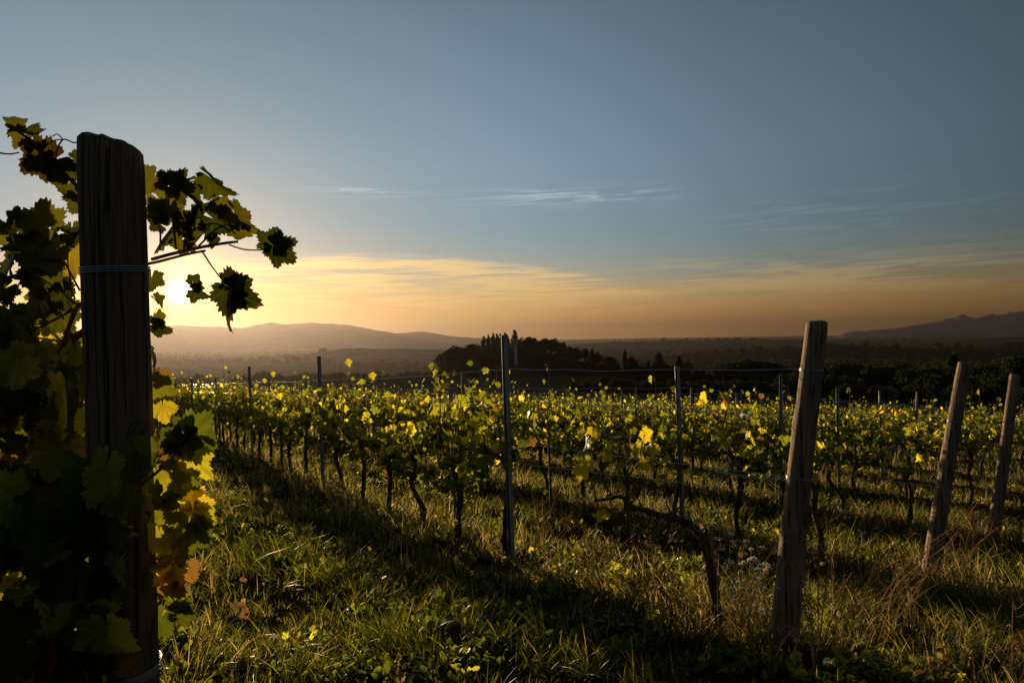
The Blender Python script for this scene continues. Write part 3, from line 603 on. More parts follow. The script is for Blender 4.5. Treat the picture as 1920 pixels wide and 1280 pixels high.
# ------------------------------------------------------------------ vine prototypes
SP = 0.86                               # planting distance along the row
def vine_proto(seed, tmpl, nleaf, dens=1.0, name='v'):
    """local x runs along the row away from the headland; base at the ground"""
    global rng
    rng = np.random.default_rng(seed); tk = MB(); cd = MB(); fo = MB()
    ln = rng.normal(0, 0.04); h = 0.74 + 0.05 * rng.normal(); hi = tmpl is not L_LO
    pts = smooth_path([(0.0, 0, -0.12), (0.03 * rng.normal(), 0.02 * rng.normal(), 0.2), (0.04 * rng.normal() + ln, 0.03 * rng.normal(), 0.45), (ln + 0.01, 0.02 * rng.normal(), h - 0.1), (ln + 0.05, 0, h)], 4)
    tube(tk, pts, np.linspace(0.030, 0.021, len(pts)) * (1 + 0.12 * rng.normal(size=len(pts))), 7 if hi else 5, lump=0.35, twist=0.25)
    tube(tk, [(ln, 0.01, h - 0.05), (ln + 0.02, 0.0, h + 0.01), (ln + 0.05, 0, h + 0.03)], [0.02, 0.034, 0.02], 7 if hi else 5, lump=0.4)
    e = 0.72 + 0.12 * rng.random()
    arm = smooth_path([(ln + 0.02, 0, h - 0.01), (ln + 0.16, 0.02 * rng.normal(), h + 0.05 + 0.02 * rng.normal()), (ln + 0.42, 0.02 * rng.normal(), h + 0.02 + 0.03 * rng.normal()), (ln + e, 0.0, h + 0.03 * rng.normal())], 4)
    tube(cd, arm, np.linspace(0.019, 0.010, len(arm)) * (1 + 0.15 * rng.normal(size=len(arm))), 6 if hi else 4, lump=0.3)
    P = []; N = []; nsh = 9; A = np.array(arm)
    for k in range(nsh):
        b = A[min(len(A) - 1, int((k + 0.5) / nsh * len(A)))] + [0, 0, 0.005]
        H = rng.normal(1.34, 0.15) + (0.12 + 0.24 * rng.random() if rng.random() < 0.17 else 0); dx = rng.normal(0, 0.13); dy = rng.normal(0, 0.09)
        if rng.random() < 0.20: H = 1.0 + 0.1 * rng.random()
        pth = smooth_path([b, b + [dx * 0.2, dy * 0.8, 0.12], b + [dx * 0.7, dy, (H - b[2]) * 0.55], [b[0] + dx, b[1] + dy * 0.6 + 0.04 * rng.normal(), H]], 4)
        tube(cd, pth, np.linspace(0.0055, 0.002, len(pth)), 5 if hi else 3, cap=False, mi=1)
        Q = np.array(pth); m = int(nleaf / nsh * (1.0 if H > 1.1 else 0.5))
        f = rng.random(m) ** 0.9; idx = f * (len(Q) - 1); i0 = np.minimum(idx.astype(int), len(Q) - 2); c = Q[i0] + (Q[i0 + 1] - Q[i0]) * (idx - i0)[:, None]
        a = rng.random(m) * 6.28; rr = 0.03 + 0.10 * rng.random(m) * (1.15 - 0.6 * f)
        off = np.stack([np.cos(a) * rr, np.sin(a) * rr * 1.15, 0.03 * rng.normal(size=m) - 0.01], 1)
        p = c + off
        if hi:
            for q in range(0, m, 2): tube(cd, [c[q], c[q] + off[q] * 0.6 + [0, 0, 0.02], p[q]], 0.0012, 3, cap=False, mi=1)
        P.append(p); N.append(off)
    # a few low hanging leaves and suckers
    m = max(3, int(nleaf * 0.17)); low = np.stack([rng.random() * 0.8 + 0.16 * rng.normal(size=m), 0.10 * rng.normal(size=m), 0.45 + 0.42 * rng.random(m) ** 0.6], 1)
    for k in range(3): q0 = rng.random() * 0.7; tube(cd, [(q0, 0, h), (q0 + 0.1 * rng.normal(), 0.1, h - 0.08), (q0 + 0.12 * rng.normal(), 0.13 * rng.normal(), h - 0.32)], [0.003, 0.0025, 0.0012], 4, mi=1, cap=False); P.append(low); N.append(rng.normal(size=(m, 3)))
    P = np.concatenate(P); N = np.concatenate(N); n = len(P)
    if dens < 1: k = rng.random(n) < dens; P, N = P[k], N[k]; n = len(P)
    nr = N / (np.linalg.norm(N, axis=1)[:, None] + 1e-9) * 0.7 + rng.normal(size=(n, 3)) * 0.7 + [0, 0, 0.45]
    tp = rng.normal(size=(n, 3)) * 0.55 + [0, 0, -0.9] + N * 3
    sz = np.clip(rng.normal(0.056, 0.017, n), 0.02, 0.09) * (1.0 - 0.25 * (P[:, 2] > 1.35))
    put_leaves(fo, tmpl, P, tp, nr, sz, leaf_cols(n, 0.45))
    return tk.mesh(name + '_trunk', M['bark']), cd.mesh(name + '_cordon', [M['bark'], M['cane']]), fo.mesh(name + '_foliage', M['leaf'], smooth=True), (tk, cd, fo)
V_MID = [vine_proto(200 + i, L_MID, [130, 95, 150, 66, 118, 140, 104][i % 7], name='near') for i in range(12)]
V_LO = [vine_proto(300 + i, L_LO, 118, name='far') for i in range(8)]

ROWDIR = math.atan2(1.0, -0.609)         # heading of the rows
UX, UY = math.cos(ROWDIR), math.sin(ROWDIR)
def rowpt(k, y): return (0.03 + 3.15 * k - 0.609 * y, y)
def end_y(k): return 1.2 + 2.0 * k
def rowname(k):
    return 'left foreground row' if k == 0 else f'{ORD[k-1]} row right of the grass path'
NROW = 19; YMAX = 47.0
spots = []
for k in range(0, NROW):
    y = {0: 4.9, 1: 5.32, 2: 6.0, 3: 8.0}.get(k, end_y(k) + 0.7); i = 2 if k < 2 else 0
    if k == 1: i = 2
    while y < YMAX:
        x, _ = rowpt(k, y); px = 960 + F * x / y
        if -260 < px < 2250:
            if rng.random() > 0.07: spots.append([math.hypot(x, y), k, i, x, y, px])
            i += 1
        y += SP * UY
spots.sort()
vis = [s for s in spots if 0 <= s[5] <= 1925 and not (s[1] == 0)]
indiv = set(id(s) for s in vis[:285]) | set(id(s) for s in spots if s[1] == 0 and s[4] < 8)
cnt_i = {}
rest = MB(); restn = 0
for s in spots:
    d, k, i, x, y, px = s
    z = g1(x, y) - 0.01; rz = ROWDIR + (math.pi if rng.random() < 0.0 else 0) + rng.normal() * 0.03; sc_ = 0.90 + 0.17 * rng.random()
    if id(s) in indiv:
        V = (V_MID if d < 15 else V_LO); V = V[rng.integers(len(V))]
        e = empty('grapevine', (x, y, z), rz); e.scale = (1.0, 1.0 if rng.random() < 0.5 else -1.0, sc_)
        link('trunk', V[0], e); link('cordon', V[1], e); link('foliage', V[2], e)
        if k <= 3: lab = f'{ordw(i)} grapevine from the wooden end post, {rowname(k)}'
        else:
            j = cnt_i.get(k, 0); cnt_i[k] = j + 1; lab = f'{ordw(j)} grapevine from the right picture edge, {rowname(k)}'
        tag(e, lab, 'grapevine', 'grapevines trained along the wire rows')
    else:
        restn += 1; src = V_LO[rng.integers(len(V_LO))][3]
        c, sn = math.cos(rz), math.sin(rz); Rm = np.array([[c, -sn, 0], [sn, c, 0], [0, 0, sc_]])
        for q, mb in enumerate(src):
            if q == 2: mi = 1
            else: mi = 0
            v = np.concatenate(mb.v) @ Rm.T + [x, y, z]; l = np.concatenate(mb.l); szs = np.concatenate(mb.sz)
            rest.v.append(v); rest.l.append(l + rest.n); rest.sz.append(szs); rest.c.append(np.concatenate(mb.c)); rest.uv.append(np.zeros((len(v), 2)))
            rest.mi.append(np.full(len(szs), mi)); rest.n += len(v)
o = link('far_grapevines', rest.mesh('far_grapevines', [M['bark'], M['leaf']]))
tag(o, 'sea of smaller grapevines at the far side of the vineyard', 'grapevines', kind='stuff')
print('vines', len(indiv), 'rest', restn)
rng = np.random.default_rng(77)

# first vine of the nearest row: old thick arm reaching left, few leaves
def first_vine():
    x0, y0 = rowpt(1, 3.55); e = empty('grapevine', (x0, y0, g1(x0, y0)))
    tag(e, 'old gnarled grapevine bending left beside the nearest leaning wooden post, nearly leafless', 'grapevine', 'grapevines trained along the wire rows')
    o0 = Vector(e.location)
    def L(px, py, y): return tuple(at(px, py, y) - o0)
    tk = MB(); pts = smooth_path([L(1356, 1215, 3.5), L(1345, 1150, 3.5), L(1335, 1080, 3.52), L(1322, 1020, 3.55), L(1300, 988, 3.6)], 6)
    tube(tk, pts, np.linspace(0.029, 0.022, len(pts)) * (1 + 0.12 * rng.normal(size=len(pts))), 9, lump=0.35, twist=0.2)
    link('trunk', tk.mesh('old_trunk', M['bark']), e)
    cd = MB(); arm = smooth_path([L(1306, 994, 3.59), L(1280, 975, 3.64), L(1245, 968, 3.72), L(1205, 955, 3.86), L(1180, 948, 3.95), L(1165, 930, 4.05), L(1140, 935, 4.2), L(1118, 938, 4.3)], 5)
    tube(cd, arm, np.linspace(0.022, 0.008, len(arm)) * (1 + 0.15 * rng.normal(size=len(arm))), 8, lump=0.4)
    tips = []
    for c in ([(1300, 985, 3.6), (1290, 955, 3.6), (1300, 940, 3.55)], [(1275, 975, 3.65), (1250, 945, 3.62), (1262, 905, 3.6), (1285, 872, 3.6)], [(1185, 948, 3.95), (1172, 905, 3.95), (1170, 860, 3.95), (1150, 822, 3.98), (1118, 800, 4.05)],
              [(1150, 932, 4.1), (1132, 900, 4.1), (1125, 850, 4.1), (1098, 828, 4.12)], [(1118, 938, 4.3), (1110, 900, 4.3), (1106, 868, 4.3)], [(1205, 955, 3.86), (1195, 930, 3.86), (1182, 900, 3.86), (1160, 880, 3.86)], [(1262, 968, 3.7), (1285, 930, 3.68), (1290, 895, 3.66)], [(1180, 948, 3.95), (1200, 920, 3.95), (1206, 900, 3.95)], [(1172, 905, 3.95), (1200, 850, 3.9), (1206, 815, 3.9)]):
        p = smooth_path([L(*q) for q in c], 4); tube(cd, p, np.linspace(0.0055, 0.0022, len(p)), 5, mi=1, cap=False); tips.append(p)
    link('cordon', cd.mesh('old_cordon', [M['bark'], M['cane']]), e)
    fo = MB(); P = []
    for px, py, y, s in [(1098, 826, 4.1, 1.2), (1088, 850, 4.12, 1), (1112, 810, 4.1, 1), (1108, 862, 4.15, 1.2), (1093, 880, 4.1, 1.1), (1125, 870, 4.1, .9), (1160, 905, 3.95, 1.0), (1155, 925, 3.95, 1.1), (1140, 850, 4.0, 1), (1150, 822, 4, 1), (1165, 870, 3.95, 1), (1180, 880, 3.9, 1.1), (1172, 850, 3.9, 1),
                        (1195, 840, 3.9, 1), (1210, 812, 3.9, 1), (1222, 838, 3.85, 1.0), (1175, 952, 3.9, 1.2), (1130, 960, 4.15, 1), (1135, 836, 4.0, .9), (1240, 868, 3.75, .8), (1118, 795, 4.1, .9), (1206, 868, 3.88, 0.8)]:
        P.append((*L(px, py, y), s))
    P = np.array(P); n = len(P); put_leaves(fo, L_HI, P[:, :3], rng.normal(size=(n, 3)) * 0.5 + [0, 0, -0.9], rng.normal(size=(n, 3)) * 0.6 + [0.3, -0.5, 0.5], P[:, 3] * 0.068, leaf_cols(n, 2.2))
    link('foliage', fo.mesh('old_foliage', M['leaf_near'], uv=True), e)
    mb = MB(); tube(mb, [Vector(L(1309, 984, 3.575)) + Vector((0.027 * math.cos(a), 0.02 * math.sin(a), 0.025 * math.sin(a))) for a in np.linspace(0, 6.0, 14)], 0.0035, 5); link('plastic_tie', mb.mesh('plastic_tie', M['tie']), e)
first_vine()

# ------------------------------------------------------------------ posts
def wood_post(base, top, r0, r1, label, seed, slant=(0.012, 0.0), cham=0.0, ties=(), knot=None, group='leaning wooden end posts', wm='wood'):
    base = Vector(base); top = Vector(top); e = empty('wooden_post', base); tag(e, label, 'post', group)
    r_ = np.random.default_rng(seed); L = (top - base).length; ax = (top - base).normalized(); s = ax.cross(Vector((0, 1, 0))).normalized(); s = -s if s.x < 0 else s; b = s.cross(ax)
    seg = 40; nz = 46; V = []; ph = r_.random(6) * 6.28
    for i in range(nz):
        f = -0.12 + 1.12 * i / (nz - 1); r = r0 + (r1 - r0) * max(0, f); wob = Vector((0.006 * math.sin(f * 4 + ph[0]), 0.006 * math.sin(f * 3 + ph[1]), 0)) * (L / 1.6)
        for j in range(seg):
            a = j * 2 * math.pi / seg
            rr = r * (1 + 0.035 * math.sin(2 * a + ph[2] + f) + 0.025 * math.sin(3 * a + ph[3] + 2 * f) + 0.012 * math.sin(9 * a + ph[4] + 1.5 * f) + 0.008 * math.sin(17 * a + 3 * f))
            rr *= 1 + 0.02 * mnoise.noise((math.cos(a) * 2, math.sin(a) * 2, f * 9 + seed))
            if knot and abs(f - knot[0]) < 0.06: rr *= 1 + 0.10 * math.exp(-((f - knot[0]) / 0.02) ** 2) * max(0, math.cos(a - knot[1])) ** 8
            z = f * L
            if i == nz - 1: z += slant[0] * math.cos(a) * 1.0 + slant[1] + 0.004 * mnoise.noise((a * 3, seed, 1)); rr *= 0.97
            p = ax * z + s * (math.cos(a) * rr) + b * (math.sin(a) * rr) + wob
            V.append(p)
    V = [tuple(p) for p in V]; F = [(i * seg + j, i * seg + (j + 1) % seg, (i + 1) * seg + (j + 1) % seg, (i + 1) * seg + j) for i in range(nz - 1) for j in range(seg)]
    c0 = len(V) - seg                                            # rounded worn top
    for q, (sc2, dz) in enumerate([(0.9, 0.006), (0.72, 0.010), (0.4, 0.011)]):
        cen = sum((Vector(V[c0 + j]) for j in range(seg)), Vector()) / seg
        for j in range(seg):
            p = cen + (Vector(V[c0 + j]) - cen) * sc2 + ax * (dz + 0.004 * mnoise.noise((j * 0.4, q, seed)))
            V.append(tuple(p))
        b0 = c0 + q * seg; F += [(b0 + j, b0 + (j + 1) % seg, b0 + seg + (j + 1) % seg, b0 + seg + j) for j in range(seg)]
    F.append(tuple(range(len(V) - seg, len(V))))
    mb = MB(); mb.add(V, F); me = mb.mesh('post_shaft', M[wm]); link('shaft', me, e)
    for tf, turns in ties:
        r = (r0 + (r1 - r0) * tf) * 1.05; pts = []
        for q in range(int(turns * 20)):
            a = q * 2 * math.pi / 20; pts.append(ax * (tf * L + 0.004 * (q / 20) + 0.004 * math.sin(a + seed)) + s * (math.cos(a) * r) + b * (math.sin(a) * r) + Vector((0.006 * math.sin(tf * 4 + ph[0]), 0.006 * math.sin(tf * 3 + ph[1]), 0)) * (L / 1.6))
        pts += [pts[-1] + s * 0.02 + Vector((0, -0.01, 0.015)), pts[-1] + s * 0.035 + Vector((0, -0.012, -0.01))]
        mb = MB(); tube(mb, pts, 0.0016, 5); link('wire_tie', mb.mesh('wire_tie', M['wire']), e)
    return e, ax, s, b
def ground_at(px, y, dz=0.0):
    p = at(px, 900, y); return Vector((p.x, y, g1(p.x, y) + dz))
T1 = at(1530, 606, 3.08)
B1 = ground_at(1463, 3.16)
wood_post(B1, T1, 0.061, 0.0455, 'nearest leaning round wooden post, sunlit on its left edge, at the path side', 1, (0.004, 0), ties=((0.86, 3), (0.54, 3)), knot=(0.7, 3.6))
wood_post(ground_at(1738, 5.2), at(1809, 682, 5.1), 0.060, 0.044, 'middle leaning wooden post of the three on the right', 2, (-0.004, 0), ties=((0.74, 2), (0.45, 2)))
wood_post(ground_at(1860, 7.2), at(1903, 703, 7.1), 0.060, 0.045, 'farthest leaning wooden post at the right edge of the picture', 3, (-0.004, 0), ties=((0.7, 2),))
for k in (4, 5, 6):
    x, y = rowpt(k, end_y(k)); g = g1(x, y)
    if 960 + F * x / y < 2300: wood_post((x, y, g), (x + 0.2, y - 0.05, g + 1.65), 0.066, 0.05, f'leaning wooden end post of the {ORD[k-1]} row, past the right edge', 3 + k, ties=((0.7, 2),))
# the big post in front, rounded on its right shoulder
TB = at(213, 280, 1.2); BB = Vector((TB.x + 0.0, 1.2, g1(TB.x, 1.2)))
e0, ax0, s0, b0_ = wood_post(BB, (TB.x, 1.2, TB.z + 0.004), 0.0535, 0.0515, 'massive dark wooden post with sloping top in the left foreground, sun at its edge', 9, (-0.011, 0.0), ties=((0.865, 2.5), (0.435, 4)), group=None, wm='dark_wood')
kn = at(250, 810, 1.147); mbk = MB(); kv = []; kf = []
for r_, q in ((1.0, 0.0), (0.8, -0.006), (0.4, -0.009)):
    for j in range(20): a = j * math.pi / 10; kv.append((0.0125 * r_ * math.cos(a), q + 0.0065 + 0.012 * (0.0125 * r_ * math.cos(a)) / 0.02, 0.017 * r_ * math.sin(a)))
for i in range(2): kf += [(i * 20 + j, i * 20 + (j + 1) % 20, i * 20 + 20 + (j + 1) % 20, i * 20 + 20 + j) for j in range(20)]
kf.append(tuple(range(40, 60))); mbk.add(kv, kf); ko = link('knot', mbk.mesh('knot', M['knot']), e0); ko.location = Vector((kn.x, kn.y + 0.012, kn.z)) - Vector(e0.location)

def metal_post_mesh(L):
    mb = MB(); w, d, t = 0.020, 0.018, 0.0028
    o_ = [(-w, -d), (w, -d), (w, d), (w * 0.45, d), (w * 0.45, d - t), (w - t, d - t), (w - t, -d + t), (0.006, -d + t), (0, -d + 0.009), (-0.006, -d + t), (-w + t, -d + t), (-w + t, d - t), (-w * 0.45, d - t), (-w * 0.45, d), (-w, d)]
    n = len(o_); V = [(x, y, z) for z in (-0.3, L) for x, y in o_]
    F = [(i, (i + 1) % n, n + (i + 1) % n, n + i) for i in range(n)]
    mb.add(V, F)
    capq = [(0, 1, 6, 10), (1, 2, 5, 6), (2, 3, 4, 5), (0, 10, 11, 14), (14, 11, 12, 13)]
    mb.add([(x, y, L) for x, y in o_], capq)
    for z in np.arange(0.35, L - 0.05, 0.1):                       # punched hooks for the wires
        for sx in (-1, 1):
            v, f = box_v(sx * (w + 0.0015) - 0.0025, sx * (w + 0.0015) + 0.0025, -0.004, 0.005, z, z + 0.018); mb.add(v, f)
    return mb.mesh('metal_post_body', M['metal'], smooth=False)
MP = metal_post_mesh(1.0)
def clip_mesh():
    mb = MB(); tube(mb, [(0.03 * math.cos(a), 0.028 * math.sin(a), 0.003 * math.sin(2 * a)) for a in np.linspace(0, 6.6, 18)], 0.0018, 5); return mb.mesh('clip', M['wire'])
CLIP = clip_mesh()
START = {1: 5.27, 2: 7.4, 3: 9.48, 4: 11.63, 5: 13.74, 6: 15.8, 7: 17.6}
posts = {}
for k in range(0, NROW):
    y = START.get(k, end_y(k) + 3.6) if k else 5.0; i = 0
    while y < YMAX + 1:
        x, _ = rowpt(k, y); px = 960 + F * x / y
        if -250 < px < 2300:
            g = g1(x, y); h = 1.76 + rng.normal() * 0.035
            if k == 1 and i == 1: h = 1.84
            e = empty('metal_post', (x, y, g), ROWDIR + rng.normal() * 0.12 + 0.35)
            b = link('shaft', MP, e); b.scale = (1, 1, h)
            e.rotation_euler[0] = rng.normal() * 0.014; e.rotation_euler[1] = rng.normal() * 0.014
            if y < 16:
                for hz in (0.92, 1.45): c = link('wire_clip', CLIP, e); c.location = (0, 0, hz)
            lab = (f'galvanised metal post, {ordw(i)} from the wooden end post, {rowname(k)}' if k <= 3 else f'galvanised metal post, {ordw(i)} from the right, {rowname(k)}')
            if k == 1 and i == 0: lab = 'tallest looking metal post, standing bluish grey in the middle of the picture'
            tag(e, lab, 'post', 'metal trellis posts'); posts.setdefault(k, []).append((x, y, g, h)); i += 1
        y += 4.4

# ------------------------------------------------------------------ wires
def wire(pts, r, label, group='trellis wires'):
    mb = MB(); P = []
    for a, b in zip(pts[:-1], pts[1:]):
        a, b = Vector(a), Vector(b); L = (b - a).length; m = 7
        for j in range(m): f = j / m; q = a + (b - a) * f; q.z -= 0.011 * L * f * (1 - f) * rngw.random() * 2.2; P.append(tuple(q))
    P.append(tuple(pts[-1])); tube(mb, P, r, 5, cap=False); o = link('trellis_wire', mb.mesh('trellis_wire', M['wire'])); tag(o, label, 'wire', group)
rngw = np.random.default_rng(4)
for k in range(0, 9):
    pp = posts[k]
    for q, (hz, hn, nm) in enumerate([(0.78, 0.72, 'lowest'), (0.94, 0.80, 'second lowest'), (1.26, 1.1, 'upper middle'), (1.50, 1.30, 'top')]):
        if k > 5 and q < 2: continue
        a = rowpt(k, end_y(k) if k != 1 else 3.14)
        if k == 1: a = tuple(at(1503 + (hn - 1.3) * -30 - 36 * (1.3 - hn), {0: 930, 1: 896, 2: 780, 3: 692}[q], 3.13))[:2]; z0 = at(1500, {0: 930, 1: 896, 2: 780, 3: 692}[q], 3.13).z
        elif k == 0: z0 = {0: g1(*a) + 0.72, 1: g1(*a) + 0.86, 2: g1(*a) + 1.2, 3: g1(*a) + 1.46}[q]
        else:
            z0 = g1(*a) + hn; a = (a[0] + 0.2 * hn / 1.6, a[1])
        pts = [(a[0], a[1], z0)] + [(x + 0.026, y, g + hz) for x, y, g, h in pp]
        wire(pts, 0.0016 if k < 3 else 0.0022, f'{nm} wire along the posts of the {rowname(k)}')
# twisted strands tied to the nearest wooden post
for q in range(2):
    P = []
    for i in range(70):
        f = i / 69; c = at(1488, 898, 3.1) * (1 - f) + at(1320, 875, 3.62) * f
        a = f * 46 + q * math.pi; P.append((c.x + 0.003 * math.cos(a), c.y, c.z + 0.006 * math.sin(a) - 0.02 * math.sin(f * math.pi)))
    mb = MB(); tube(mb, P, 0.0017, 5); o = link('twisted_wire', mb.mesh('twisted_wire', M['wire'])); tag(o, ['upper', 'lower'][q] + ' strand of twisted wire pulled left from the nearest leaning post', 'wire', 'trellis wires')
# wooden stakes beside the trunks of the nearest row
for n_, (px, pt, y, lab) in enumerate([(1332, 985, 3.53, 'short wooden stake beside the old bending vine'), (848, 868, 6.1, 'thin wooden stake in the nearest row left of the tall metal post'), (1027, 800, 7.9, 'thin wooden stake right of the tall metal post')]):
    b = ground_at(px + 6, y); t_ = at(px, pt, y); mb = MB(); r_ = 0.014
    tube(mb, [b - b + Vector((0, 0, -0.1)), (t_ - b) * 0.5 + Vector((0.004, 0, 0)), t_ - b], [r_ * 1.1, r_, r_ * 0.9], 8, lump=0.15); o = link('wooden_stake', mb.mesh('wooden_stake', M['stake'])); o.location = b; tag(o, lab, 'stake')

